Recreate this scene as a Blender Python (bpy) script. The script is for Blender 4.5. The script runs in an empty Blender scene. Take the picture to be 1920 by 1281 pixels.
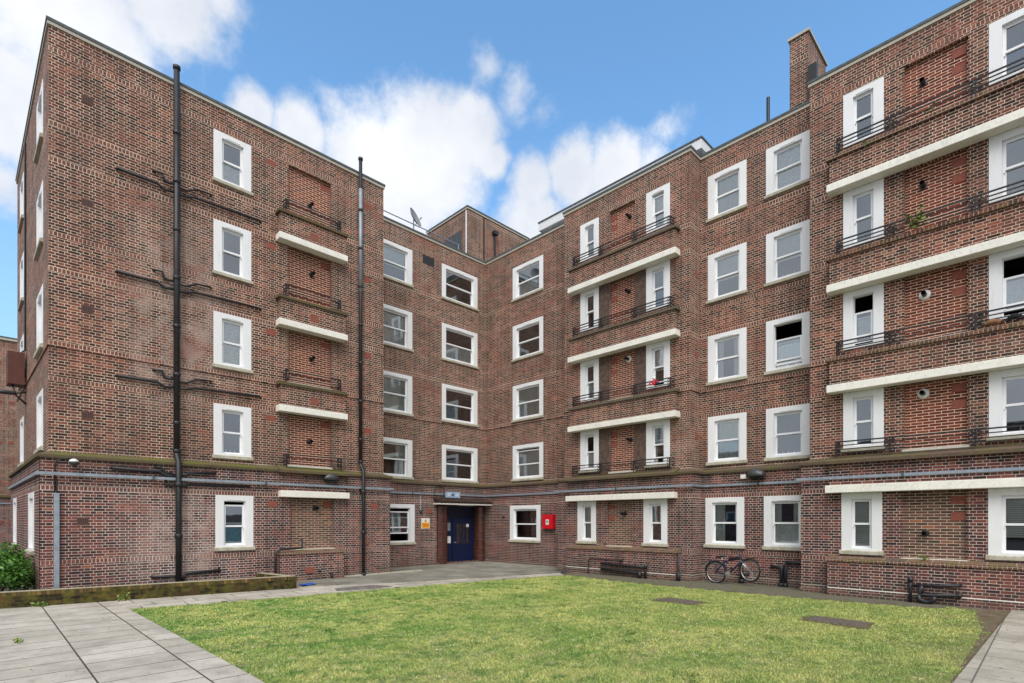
import bpy, math, random
import numpy as np
from mathutils import Vector, Matrix
random.seed(7); R = math.radians
S = bpy.context.scene; COL = S.collection
# ---------------------------------------------------------------- camera
cd = bpy.data.cameras.new("camera"); cam = bpy.data.objects.new("camera", cd); COL.objects.link(cam)
cam.location = (-17.624, -19.634, 2.05); cam.rotation_euler = (R(90), 0, 0.79 - math.pi/2)
cd.lens = 18.933; cd.sensor_width = 36; cd.shift_y = 0.1743; cd.clip_start = .05; cd.clip_end = 2000
S.camera = cam
S.view_settings.view_transform = 'Standard'; S.view_settings.look = 'None'; S.view_settings.gamma = 1
S.view_settings.exposure = 1.15
S.cycles.max_bounces = 6; S.cycles.transparent_max_bounces = 12
# ---------------------------------------------------------------- node helper
class N:
    def __init__(s, nt): s.nt = nt; nt.nodes.clear()
    def n(s, t, **kw):
        x = s.nt.nodes.new(t)
        for k, v in kw.items(): setattr(x, k, v)
        return x
    def put(s, sock, v):
        if isinstance(v, bpy.types.NodeSocket): s.nt.links.new(v, sock)
        elif v is not None:
            if isinstance(v, (tuple, list)) and len(v) == 3 and sock.type == 'RGBA': v = (*v, 1)
            sock.default_value = v
    def m(s, op, a, b=None, c=None, clamp=False):
        x = s.n('ShaderNodeMath', operation=op, use_clamp=clamp)
        for i, v in enumerate((a, b, c)):
            if v is not None: s.put(x.inputs[i], v)
        return x.outputs[0]
    def v(s, op, a, b=None, sc=None):
        x = s.n('ShaderNodeVectorMath', operation=op)
        s.put(x.inputs[0], a)
        if b is not None: s.put(x.inputs[1], b)
        if sc is not None: s.put(x.inputs['Scale'], sc)
        return x.outputs['Value'] if op in ('LENGTH', 'DISTANCE', 'DOT_PRODUCT') else x.outputs[0]
    def mix(s, f, a, b, mode='MIX'):
        x = s.n('ShaderNodeMix', data_type='RGBA', blend_type=mode)
        s.put(x.inputs[0], f); s.put(x.inputs[6], a); s.put(x.inputs[7], b); return x.outputs[2]
    def noise(s, vec, scale, detail=3, rough=.55, col=False):
        x = s.n('ShaderNodeTexNoise'); s.put(x.inputs['Vector'], vec); s.put(x.inputs['Scale'], scale)
        x.inputs['Detail'].default_value = detail; x.inputs['Roughness'].default_value = rough
        return x.outputs['Color' if col else 'Fac']
    def ramp(s, f, stops, interp='LINEAR'):
        x = s.n('ShaderNodeValToRGB'); s.put(x.inputs[0], f); e = x.color_ramp.elements
        x.color_ramp.interpolation = interp
        while len(e) < len(stops): e.new(.5)
        for q, (p, c) in zip(e, stops):
            q.position = p; q.color = (c, c, c, 1) if isinstance(c, (int, float)) else (*c, 1)
        return x.outputs[0]
    def mr(s, v, a, b, c=0., d=1., smooth=False):
        x = s.n('ShaderNodeMapRange'); x.clamp = True
        if smooth: x.interpolation_type = 'SMOOTHSTEP'
        s.put(x.inputs[0], v)
        for i, q in enumerate((a, b, c, d)): s.put(x.inputs[i+1], q)
        return x.outputs[0]
    def sep(s, v):
        x = s.n('ShaderNodeSeparateXYZ'); s.put(x.inputs[0], v); return x.outputs
    def comb(s, a, b, c=0.):
        x = s.n('ShaderNodeCombineXYZ')
        for i, q in enumerate((a, b, c)): s.put(x.inputs[i], q)
        return x.outputs[0]
    def bump(s, h, st=.3, dist=.01):
        x = s.n('ShaderNodeBump'); s.put(x.inputs['Height'], h)
        x.inputs['Strength'].default_value = st; x.inputs['Distance'].default_value = dist; return x.outputs[0]
    def bsdf(s, col, rough=.8, metal=0., spec=.4, normal=None, **kw):
        x = s.n('ShaderNodeBsdfPrincipled'); s.put(x.inputs['Base Color'], col); s.put(x.inputs['Roughness'], rough)
        s.put(x.inputs['Metallic'], metal); s.put(x.inputs['Specular IOR Level'], spec)
        if normal: s.put(x.inputs['Normal'], normal)
        for k, v in kw.items(): s.put(x.inputs[k], v)
        return x.outputs[0]
    def out(s, sh):
        s.nt.links.new(sh, s.n('ShaderNodeOutputMaterial').inputs[0])
def newmat(name):
    m = bpy.data.materials.new(name); m.use_nodes = True; return m, N(m.node_tree)
# ---------------------------------------------------------------- sky with clouds
SUN_EL, SUN_AZ = R(50), R(224)          # direction the sun stands in, measured from +X
W = bpy.data.worlds.new("World"); S.world = W; W.use_nodes = True
w = N(W.node_tree)
sky = w.n('ShaderNodeTexSky', sky_type='NISHITA'); sky.sun_disc = False
sky.sun_elevation = SUN_EL; sky.sun_rotation = R(90) - SUN_AZ
sky.air_density = 1.0; sky.dust_density = .6; sky.ozone_density = 2.0
D = w.n('ShaderNodeTexCoord').outputs['Generated']
nz = w.noise(D, 7.0, 9, .6); nz2 = w.noise(D, 24.0, 7, .62)
warp = w.m('ADD', w.m('MULTIPLY', w.m('SUBTRACT', nz, .5), 1.5), w.m('MULTIPLY', w.m('SUBTRACT', nz2, .5), .8))
BL = [(.075,.815,.577,.102,1),(.027,.869,.495,.074,1),(.161,.759,.63,.062,1),(.021,.907,.421,.04,.5),(.110,.825,.56,.050,1),(.212,.733,.647,.030,.6),
 (.268,.780,.562,.030,1),(.330,.765,.550,.044,1),(.407,.730,.540,.072,1),(.487,.677,.551,.085,1),(.524,.62,.585,.045,1),(.564,.611,.556,.028,.8),
 (.438,.75,.496,.093,1),(.514,.567,.644,.031,.42),(.552,.551,.626,.036,.42),(.598,.531,.601,.024,.3),(.621,.579,.529,.040,1),(.657,.528,.539,.050,1),
 (.696,.48,.535,.052,1),(.719,.433,.544,.030,.55),(.638,.595,.488,.052,1),(.716,.405,.569,.024,.3)]
acc = None
for x, y, z, r, k in BL:
    d = w.v('DISTANCE', D, (x, y, z))
    a = w.m('MULTIPLY', w.m('SUBTRACT', 1.35, w.m('DIVIDE', d, r*1.05)), k)
    acc = a if acc is None else w.m('MAXIMUM', acc, a)
m1 = w.mr(w.m('ADD', acc, warp), .05, .75, 0, 1, True)
# broken cloud over the rest of the sky, away from the part the camera faces
front = w.mr(w.v('DOT_PRODUCT', D, (.57, .57, .59)), .35, .6, 1, 0)
m2 = w.m('MULTIPLY', w.mr(w.noise(D, 2.6, 8, .6), .28, .46, 0, 1, True), front)
mask = w.m('MAXIMUM', m1, m2)
shade = w.mr(w.noise(w.v('ADD', D, (3.1, 1.7, .05)), 5.5, 6, .55), .35, .65, 0, 1)
cloud = w.mix(shade, (6.2, 6.5, 7.1), (8.3, 8.4, 8.6))
tint = w.mix(1., sky.outputs[0], (1.65, 2.2, 2.3), 'MULTIPLY')
tint = w.mix(w.mr(w.sep(D)[2], .50, .02, 0, .9), tint, (3.3, 4.9, 6.9))
c = w.mix(w.m('MULTIPLY', mask, .96), tint, cloud)
bg = w.n('ShaderNodeBackground'); w.put(bg.inputs[0], c); bg.inputs[1].default_value = .058
W.node_tree.links.new(bg.outputs[0], w.n('ShaderNodeOutputWorld').inputs[0])
# ---------------------------------------------------------------- sun through thin cloud
sd = bpy.data.lights.new("sun", 'SUN'); sd.energy = 1.5; sd.angle = R(50); sd.color = (1, .955, .89)
so = bpy.data.objects.new("sun", sd); COL.objects.link(so)
dv = Vector((math.cos(SUN_EL)*math.cos(SUN_AZ), math.cos(SUN_EL)*math.sin(SUN_AZ), math.sin(SUN_EL)))
so.rotation_euler = dv.to_track_quat('Z', 'Y').to_euler(); so.location = (-30, -30, 40)
# ---------------------------------------------------------------- materials
def wallcoords(k):
    g = k.n('ShaderNodeNewGeometry'); P = g.outputs['Position']; p = k.sep(P)
    nn = k.sep(g.outputs['True Normal'])
    ix = k.m('GREATER_THAN', k.m('ABSOLUTE', nn[0]), .6); iz = k.m('GREATER_THAN', k.m('ABSOLUTE', nn[2]), .6)
    u = k.m('ADD', k.m('MULTIPLY', p[1], ix), k.m('MULTIPLY', p[0], k.m('SUBTRACT', 1., ix)))
    v = k.m('ADD', k.m('MULTIPLY', p[1], iz), k.m('MULTIPLY', p[2], k.m('SUBTRACT', 1., iz)))
    return P, p, u, v
def bricktex(k, u, v, bw, rh, mortar, squash=1., off=.5, offf=2):
    wob = k.noise(k.comb(u, v), 9., 2, .5, True)
    vec = k.v('ADD', k.comb(u, v), k.v('SCALE', k.v('SUBTRACT', wob, (.5, .5, .5)), sc=.008))
    b = k.n('ShaderNodeTexBrick', offset=off, offset_frequency=offf, squash=squash, squash_frequency=2)
    k.put(b.inputs['Vector'], vec); b.inputs['Color1'].default_value = (0, 0, 0, 1); b.inputs['Color2'].default_value = (1, 1, 1, 1)
    b.inputs['Mortar'].default_value = (.5, .5, .5, 1); b.inputs['Scale'].default_value = 1
    b.inputs['Mortar Size'].default_value = mortar; b.inputs['Mortar Smooth'].default_value = .15
    b.inputs['Brick Width'].default_value = bw; b.inputs['Row Height'].default_value = rh
    return b.outputs['Color'], b.outputs['Fac']
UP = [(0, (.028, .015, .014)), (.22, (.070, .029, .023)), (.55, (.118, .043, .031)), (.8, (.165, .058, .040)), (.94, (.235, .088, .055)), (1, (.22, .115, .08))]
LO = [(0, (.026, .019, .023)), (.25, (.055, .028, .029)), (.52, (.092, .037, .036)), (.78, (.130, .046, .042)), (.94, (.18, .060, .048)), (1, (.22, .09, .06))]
def brickmat(name, kind):
    mt, k = newmat(name)
    P, p, u, v = wallcoords(k)
    if kind == 'wall':
        c1, f1 = bricktex(k, u, v, .25, .0735, .0063, squash=.5)
        hz = k.m('MODULO', k.m('SUBTRACT', p[2], .03), 2.767)     # 2.796 head, .93 sill
        def band(lo): return k.m('MULTIPLY', k.m('GREATER_THAN', hz, lo), k.m('LESS_THAN', hz, lo+.118))
        bm = k.m('MAXIMUM', k.m('MULTIPLY', band(0.), k.m('GREATER_THAN', p[2], 1.)), band(.90))
        c2, f2 = bricktex(k, u, k.m('SUBTRACT', hz, k.m('MULTIPLY', band(.90), .90)), .0835, .118, .0080, off=0.)
        r = k.mix(bm, c1, c2); f = k.m('ADD', k.m('MULTIPLY', f1, k.m('SUBTRACT', 1., bm)), k.m('MULTIPLY', f2, bm))
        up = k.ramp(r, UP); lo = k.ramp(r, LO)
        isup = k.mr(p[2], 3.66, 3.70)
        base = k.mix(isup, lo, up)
        big = k.noise(P, .55, 5, .62); big2 = k.noise(P, 1.7, 4, .6)
        base = k.mix(1., base, k.ramp(big, [(.3, (.66, .68, .72)), (.5, (1, 1, 1)), (.7, (1.38, 1.16, 1.05))]), 'MULTIPLY')
        base = k.mix(k.m('MULTIPLY', bm, .35), base, (.26, .115, .085))
        mort = k.mix(isup, k.ramp(big2, [(.3, (.38, .31, .27)), (.65, (.68, .58, .50))]), k.ramp(big2, [(.3, (.46, .36, .275)), (.65, (.80, .665, .52))]))
        dx = k.m('ABSOLUTE', k.m('ADD', p[0], 13.5)); lowm = k.m('MULTIPLY', k.m('MULTIPLY', k.mr(dx, .3, 2.2, 1, 0, True), k.m('LESS_THAN', p[1], -1.5)), k.mr(p[2], 3.2, 2.2, 0, 1))
        mort = k.mix(k.m('MULTIPLY', lowm, k.mr(k.noise(P, 1.5, 4), .35, .6)), mort, (.86, .82, .78))
        col = k.mix(f, base, mort)
        # pale lime bloom around the tall drainpipe and in scattered patches
        dx = k.m('ABSOLUTE', k.m('ADD', p[0], 13.5)); zz = p[2]
        near = k.m('MULTIPLY', k.mr(dx, .15, 1.9, 1, 0, True), k.m('LESS_THAN', p[1], -1.5))
        zb = k.m('MAXIMUM', k.m('MULTIPLY', k.mr(zz, 4.6, 6.2, 0, 1), k.mr(zz, 8.6, 11.4, 1, 0)), k.m('MULTIPLY', k.mr(zz, 3.2, 2.4, 0, 1), .9))
        bloom = k.m('MULTIPLY', k.m('MULTIPLY', near, zb), k.mr(k.noise(P, 2.3, 5, .65), .38, .62))
        blm2 = k.mr(k.noise(k.v('ADD', P, (9, 4, 2)), .42, 6, .7), .60, .74)
        col = k.mix(k.m('MULTIPLY', bloom, .82), col, (.46, .345, .295))
        col = k.mix(k.m('MULTIPLY', blm2, .30), col, (.40, .29, .235))
        redp = k.mr(k.noise(k.v('ADD', k.v('MULTIPLY', P, (1, 1, 2.2)), (1, 8, 3)), .7, 5, .65), .54, .66)
        col = k.mix(k.m('MULTIPLY', redp, .38), col, (.27, .085, .06))
        streak = k.m('MULTIPLY', k.mr(k.noise(k.v('MULTIPLY', P, (3.2, 3.2, .22)), 1.6, 5, .7), .55, .72), k.mr(k.noise(P, .35, 3), .42, .6))
        col = k.mix(k.m('MULTIPLY', streak, .42), col, (.060, .045, .038))
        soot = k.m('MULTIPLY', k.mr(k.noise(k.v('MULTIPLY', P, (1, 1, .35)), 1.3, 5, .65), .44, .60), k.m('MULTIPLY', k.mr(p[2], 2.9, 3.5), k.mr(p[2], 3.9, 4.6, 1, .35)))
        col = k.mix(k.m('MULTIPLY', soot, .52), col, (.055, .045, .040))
        damp = k.m('MULTIPLY', k.mr(k.m('ADD', p[2], k.m('MULTIPLY', k.noise(P, 2.2, 4), .5)), .75, .25, 0, 1), .45)
        col = k.mix(damp, col, (.085, .075, .055))
    elif kind == 'panel':
        c1, f = bricktex(k, u, v, .25, .0735, .0082)
        isup = k.mr(p[2], 3.2, 3.3)
        base = k.mix(isup, k.ramp(c1, [(0, (.06, .04, .036)), (.5, (.125, .062, .050)), (.93, (.17, .085, .065)), (1, (.30, .11, .05))]),
                     k.ramp(c1, [(0, (.085, .020, .013)), (.5, (.150, .032, .019)), (.9, (.20, .046, .026)), (1, (.26, .075, .04))]))
        base = k.mix(1., base, k.ramp(k.noise(P, 1.3, 4), [(.3, (.8, .8, .8)), (.7, (1.2, 1.15, 1.1))]), 'MULTIPLY')
        mort = k.mix(isup, (.50, .41, .31), (.72, .53, .40)); col = k.mix(f, base, mort)
    elif kind == 'rowlock':
        c1, f = bricktex(k, u, k.m('ADD', v, .02), .085, .5, .0075, off=0.)
        base = k.ramp(c1, [(0, (.05, .03, .028)), (.5, (.12, .048, .036)), (1, (.19, .08, .055))])
        col = k.mix(f, base, (.40, .32, .26))
        g = k.n('ShaderNodeNewGeometry'); nzz = k.sep(g.outputs['True Normal'])[2]
        moss = k.m('MULTIPLY', k.mr(k.noise(P, 3.0, 6, .7), .46, .66), k.mr(nzz, -.2, .5, .4, .9))
        col = k.mix(moss, col, k.mix(k.noise(P, 14., 3), (.10, .085, .022), (.22, .20, .055)))
    elif kind == 'garden':
        c1, f = bricktex(k, u, k.m('ADD', v, .012), .235, .078, .007)
        c2, f2 = bricktex(k, u, v, .085, 3., .008, off=0.)
        top = k.m('GREATER_THAN', p[2], .295)
        r = k.mix(top, c1, c2); f = k.m('ADD', k.m('MULTIPLY', f, k.m('SUBTRACT', 1., top)), k.m('MULTIPLY', f2, top))
        base = k.ramp(r, [(0, (.020, .016, .008)), (.5, (.050, .038, .016)), (.85, (.10, .07, .025)), (1, (.16, .085, .035))])
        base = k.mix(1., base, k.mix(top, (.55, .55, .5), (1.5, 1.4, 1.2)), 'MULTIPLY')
        g = k.n('ShaderNodeNewGeometry'); nzz = k.sep(g.outputs['True Normal'])[2]
        col = k.mix(f, base, (.05, .04, .02)); col = k.mix(k.mr(k.noise(P, 4, 6, .7), .45, .7), col, (.11, .105, .018))
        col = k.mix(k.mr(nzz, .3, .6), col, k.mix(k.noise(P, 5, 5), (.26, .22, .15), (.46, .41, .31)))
    h = k.m('ADD', k.m('MULTIPLY', f, -1.), k.m('MULTIPLY', k.noise(P, 60., 3), .25))
    k.out(k.bsdf(col, .88, spec=.25, normal=k.bump(h, .55, .006)))
    return mt
M = {}
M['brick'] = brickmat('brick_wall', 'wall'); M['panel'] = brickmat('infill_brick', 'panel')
M['rowlock'] = brickmat('rowlock_brick', 'rowlock'); M['garden'] = brickmat('garden_brick', 'garden')
def simple(name, col, rough=.6, metal=0., var=.12, scale=6., spec=.4, bump=0.):
    m, k = newmat(name); P = k.n('ShaderNodeNewGeometry').outputs['Position']
    f = k.noise(P, scale, 5, .6)
    cc = k.mix(k.mr(f, .3, .7), tuple(x*(1-var) for x in col), tuple(min(1, x*(1+var)) for x in col))
    k.out(k.bsdf(cc, rough, metal, spec, k.bump(k.noise(P, 80., 3), bump, .004) if bump else None)); M[name] = m; return m
def paint():
    m, k = newmat('white_paint'); P = k.n('ShaderNodeNewGeometry').outputs['Position']
    c = k.mix(k.mr(k.noise(P, 1.1, 4), .3, .7), (.74, .745, .75), (.80, .81, .825))
    c = k.mix(k.m('MULTIPLY', k.mr(k.noise(k.v('MULTIPLY', P, (1, 1, .18)), 9., 5, .7), .56, .74), .35), c, (.52, .50, .45))
    k.out(k.bsdf(c, .42, spec=.35)); M['white_paint'] = m
paint()
simple('white_plastic', (.80, .81, .83), .28, var=.02)
simple('airbrick', (.135, .060, .048), .85, var=.15, scale=12)
simple('canopy_tile', (.045, .028, .022), .6, var=.6, scale=8)
simple('black_iron', (.018, .019, .022), .45, var=.35, scale=9, bump=.2)
simple('rail_iron', (.016, .017, .019), .55, var=.4, scale=20)
simple('lead', (.07, .085, .09), .55, var=.3)
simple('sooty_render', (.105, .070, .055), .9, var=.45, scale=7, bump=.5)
simple('dark_brown_tile', (.075, .026, .018), .3, var=.4, scale=5, spec=.5)
simple('door_blue', (.004, .011, .048), .35, var=.15)
simple('dark_blue', (.003, .007, .028), .4, var=.1)
simple('terracotta', (.25, .078, .055), .85, var=.2, scale=12, bump=.3)
simple('galvanised', (.27, .31, .36), .5, .25, var=.18, scale=7)
simple('lamp_grey', (.055, .058, .062), .35, .2, var=.25)
simple('red_paint', (.62, .008, .018), .35, var=.06)
simple('rust_box', (.105, .035, .025), .55, var=.15)
simple('interior', (.10, .085, .07), .9)
simple('roof_felt', (.07, .07, .075), .9)
simple('yellow_print', (.85, .38, .01), .5, var=.03); simple('label_white', (.75, .75, .73), .5, var=.05)
simple('sign_blue', (.30, .42, .56), .4, var=.15, scale=14); simple('print_dark', (.03, .05, .12), .5)
simple('pale_green', (.10, .22, .14), .6)
simple('dish_grey', (.22, .23, .235), .5, var=.1)
simple('tyre', (.012, .012, .013), .8); simple('chrome', (.62, .64, .66), .3, .9); simple('frame_navy', (.018, .022, .07), .3, .2)
simple('car_paint', (.62, .68, .72), .25); simple('car_glass', (.03, .045, .05), .08, spec=.8)
simple('rag_brown', (.22, .11, .055), .9, var=.4, scale=15); simple('black_cloth', (.01, .01, .012), .9)
simple('plastic_blue', (.01, .11, .55), .35, var=.15); simple('bark', (.07, .05, .03), .9)
simple('flower_red', (.55, .02, .04), .6)
simple('white_render', (.72, .74, .75), .7, var=.05)
simple('blind_cloth', (.66, .66, .62), .85, var=.06); simple('teal_cloth', (.10, .36, .48), .8, var=.25, scale=18)
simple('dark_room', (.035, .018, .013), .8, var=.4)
# pale stone (copings, sills, canopies)
def stone(name, c, moss=.0):
    m, k = newmat(name); g = k.n('ShaderNodeNewGeometry'); P = g.outputs['Position']; n3 = k.sep(g.outputs['True Normal'])[2]
    cc = k.mix(k.mr(k.noise(P, 2.2, 6, .65), .35, .7), tuple(x*.86 for x in c), c)
    cc = k.mix(k.m('MULTIPLY', k.mr(k.noise(P, 16, 4), .5, .75), .25), cc, (.20, .18, .14))
    if moss: cc = k.mix(k.m('MULTIPLY', k.mr(k.noise(P, 5, 6, .7), .42, .62), k.mr(n3, -.3, .5, moss*.5, moss)), cc, (.16, .15, .05))
    dr = k.m('MULTIPLY', k.mr(k.noise(k.v('MULTIPLY', P, (1, 1, .12)), 7., 5, .7), .56, .74), .22)
    cc = k.mix(dr, cc, tuple(x*.42 for x in c))
    k.out(k.bsdf(cc, .8, spec=.25, normal=k.bump(k.noise(P, 45, 4), .25, .004))); M[name] = m
stone('cream', (.86, .84, .76)); stone('sill_stone', (.52, .49, .40), .55); stone('coping_stone', (.50, .46, .38)); stone('dark_coping', (.13, .105, .085), .5)
def moss_ledge():
    m, k = newmat('moss_ledge'); g = k.n('ShaderNodeNewGeometry'); P = g.outputs['Position']; n3 = k.sep(g.outputs['True Normal'])[2]
    cc = k.mix(k.noise(P, 9, 5), (.07, .05, .037), (.17, .125, .09))
    ms = k.mix(k.noise(P, 16, 4), (.07, .072, .02), (.17, .165, .05))
    cc = k.mix(k.m('MULTIPLY', k.mr(k.m('ADD', k.noise(P, 1.6, 6, .7), k.mr(k.sep(P)[0], -9, -4, .06, -.08)), .38, .60), k.mr(n3, .05, .4, .4, 1)), cc, ms)
    k.out(k.bsdf(cc, .95, spec=.1, normal=k.bump(k.noise(P, 40, 4), .6, .01))); M['moss_ledge'] = m
moss_ledge()
def glassmat():
    m, k = newmat('window_glass'); P = k.n('ShaderNodeNewGeometry').outputs['Position']
    fr = k.n('ShaderNodeFresnel'); fr.inputs[0].default_value = 1.6
    f = k.m('ADD', k.m('MULTIPLY', fr.outputs[0], .8), .20, clamp=True)
    g = k.n('ShaderNodeBsdfGlossy'); g.inputs[0].default_value = (.86, .92, .97, 1); g.inputs[1].default_value = .015
    k.put(g.inputs['Normal'], k.bump(k.noise(P, 1.6, 2), .05, .02))
    t = k.n('ShaderNodeBsdfTransparent'); t.inputs[0].default_value = (.88, .92, .91, 1)
    mx = k.n('ShaderNodeMixShader'); k.put(mx.inputs[0], f); k.put(mx.inputs[1], t.outputs[0]); k.put(mx.inputs[2], g.outputs[0])
    k.out(mx.outputs[0]); M['glass'] = m
glassmat()
def netmat():
    m, k = newmat('net_curtain'); P = k.n('ShaderNodeNewGeometry').outputs['Position']
    pat = k.mr(k.noise(P, 26, 3, .6), .40, .60, .72, .98)
    d = k.bsdf((.86, .86, .83), .9); t = k.n('ShaderNodeBsdfTransparent')
    mx = k.n('ShaderNodeMixShader'); k.put(mx.inputs[0], pat); k.put(mx.inputs[1], t.outputs[0]); k.put(mx.inputs[2], d)
    k.out(mx.outputs[0]); M['net'] = m
netmat()
def leafmat(name, a, b, rough=.45):
    m, k = newmat(name); g = k.n('ShaderNodeNewGeometry')
    c = k.mix(g.outputs['Random Per Island'], a, b); P = g.outputs['Position']
    c = k.mix(1., c, k.ramp(k.noise(P, 2.5, 3), [(.3, (.75, .75, .75)), (.7, (1.2, 1.2, 1.1))]), 'MULTIPLY')
    k.out(k.bsdf(c, rough, spec=.35, **{'Subsurface Weight': 0.0})); M[name] = m
leafmat('leaf', (.035, .11, .015), (.10, .24, .035)); leafmat('weed', (.09, .17, .03), (.24, .30, .08))
leafmat('clover', (.16, .26, .10), (.55, .58, .46))
# grass ground and blades share patchy colour
def grasscol(k, P):
    a = k.noise(P, .75, 6, .65); b = k.noise(P, 3.4, 5, .65)
    c = k.mix(k.mr(a, .38, .60), (.135, .245, .050), (.39, .405, .14))
    c = k.mix(k.m('MULTIPLY', k.mr(b, .50, .62), .8), c, (.07, .18, .038)); c = k.mix(k.m('MULTIPLY', k.mr(k.noise(k.v('ADD', P, (2, 7, 0)), 5.5, 4, .6), .55, .68), .75), c, (.48, .45, .26))
    c = k.mix(k.m('MULTIPLY', k.mr(k.noise(k.v('ADD', P, (5, 5, 0)), 1.5, 6, .7), .58, .70), .8), c, (.44, .38, .21))
    p = k.sep(P)   # greener on the left, drier towards the right wing
    dry = k.mr(k.m('SUBTRACT', p[0], k.m('MULTIPLY', p[1], .9)), -5., 9., 0, 1)
    return k.mix(k.m('MULTIPLY', dry, .42), c, (.33, .325, .12))
m, k = newmat('lawn'); P = k.n('ShaderNodeNewGeometry').outputs['Position']
k.out(k.bsdf(k.mix(k.mr(k.noise(P, 30, 4, .7), .35, .7), grasscol(k, P), (.075, .065, .035)), .95, spec=.1, normal=k.bump(k.noise(P, 60, 4), .8, .02))); M['lawn'] = m
m, k = newmat('grass_blade'); g = k.n('ShaderNodeNewGeometry'); P = g.outputs['Position']
c = k.mix(1., grasscol(k, P), k.ramp(g.outputs['Random Per Island'], [(0, (.62, .75, .6)), (.5, (1.2, 1.25, 1.1)), (.88, (1.7, 1.65, 1.5)), (1, (2.5, 2.3, 2.1))]), 'MULTIPLY')
k.out(k.bsdf(c, .6, spec=.3)); M['blade'] = m
def paving(name, ox, oy, w_, h_, c1, c2, joint, rot=False, msz=.010):
    m, k = newmat(name); P = k.n('ShaderNodeNewGeometry').outputs['Position']; p = k.sep(P)
    b = k.n('ShaderNodeTexBrick', offset=.37, offset_frequency=2)
    u, v = (p[0], p[1]) if rot else (p[1], p[0])
    k.put(b.inputs['Vector'], k.comb(k.m('ADD', u, oy), k.m('ADD', v, ox)))
    b.inputs['Color1'].default_value = (0, 0, 0, 1); b.inputs['Color2'].default_value = (1, 1, 1, 1); b.inputs['Mortar'].default_value = (.5,)*3+(1,)
    b.inputs['Scale'].default_value = 1; b.inputs['Mortar Size'].default_value = msz; b.inputs['Brick Width'].default_value = w_; b.inputs['Row Height'].default_value = h_
    c = k.mix(b.outputs['Color'], c1, c2)
    c = k.mix(k.m('MULTIPLY', k.mr(k.noise(P, 1.1, 7, .72), .42, .66), .62), c, tuple(x*.50 for x in c1)); c = k.mix(k.m('MULTIPLY', k.mr(k.noise(k.v('ADD', P, (3, 3, 0)), 2.7, 6, .7), .55, .68), .35), c, (.19, .185, .11))
    c = k.mix(k.m('MULTIPLY', k.mr(k.noise(P, 35, 5, .7), .45, .75), .35), c, tuple(x*.55 for x in c1))
    c = k.mix(k.m('MULTIPLY', k.mr(k.noise(P, 6, 4, .7), .62, .72), .35), c, (.55, .53, .50))
    c = k.mix(b.outputs['Fac'], c, joint)
    h = k.m('ADD', k.m('MULTIPLY', b.outputs['Fac'], -1.), k.m('MULTIPLY', k.noise(P, 50, 4), .2))
    k.out(k.bsdf(c, .85, spec=.25, normal=k.bump(h, .5, .01))); M[name] = m
paving('paving', 16.15+30, .15, .62, 1.02, (.43, .39, .325), (.54, .495, .425), (.075, .065, .045), msz=.012)
paving('path_slabs', .3, .2, .9, .6, (.42, .385, .32), (.55, .505, .435), (.09, .08, .055), rot=True, msz=.012)
paving('apron', .3, .55, .95, .75, (.20, .19, .155), (.30, .285, .25), (.10, .095, .07), rot=True)
paving('right_path', 18.9, .25, .75, 3.0, (.36, .325, .265), (.46, .42, .35), (.13, .12, .10), rot=True)
def dirt(name, a, b, g):
    m, k = newmat(name); P = k.n('ShaderNodeNewGeometry').outputs['Position']
    c = k.mix(k.mr(k.noise(P, 4, 7, .7), .35, .7), a, b); c = k.mix(k.mr(k.noise(P, 1.6, 5, .7), .5, .68), c, g)
    c = k.mix(k.m('MULTIPLY', k.mr(k.noise(P, 55, 3), .6, .75), .5), c, (.38, .34, .28))
    k.out(k.bsdf(c, .95, spec=.1, normal=k.bump(k.noise(P, 30, 5), .8, .015))); M[name] = m
dirt('soil', (.10, .075, .05), (.20, .155, .11), (.11, .125, .04)); dirt('wall_strip', (.11, .10, .075), (.17, .155, .12), (.12, .14, .055))
dirt('asphalt', (.05, .05, .05), (.075, .072, .07), (.06, .06, .055)); dirt('gravel', (.10, .09, .085), (.26, .23, .21), (.14, .13, .12))
m, k = newmat('iron_cover'); P = k.n('ShaderNodeNewGeometry').outputs['Position']
ck = k.n('ShaderNodeTexChecker'); k.put(ck.inputs[0], P); ck.inputs['Scale'].default_value = 14
k.out(k.bsdf(k.mix(ck.outputs['Fac'], k.mix(k.noise(P, 5, 4), (.06, .048, .038), (.10, .08, .06)), k.mix(k.noise(P, 7, 4), (.14, .115, .09), (.24, .20, .16))), .7, .2, normal=k.bump(ck.outputs['Fac'], .8, .01))); M['cover'] = m
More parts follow.
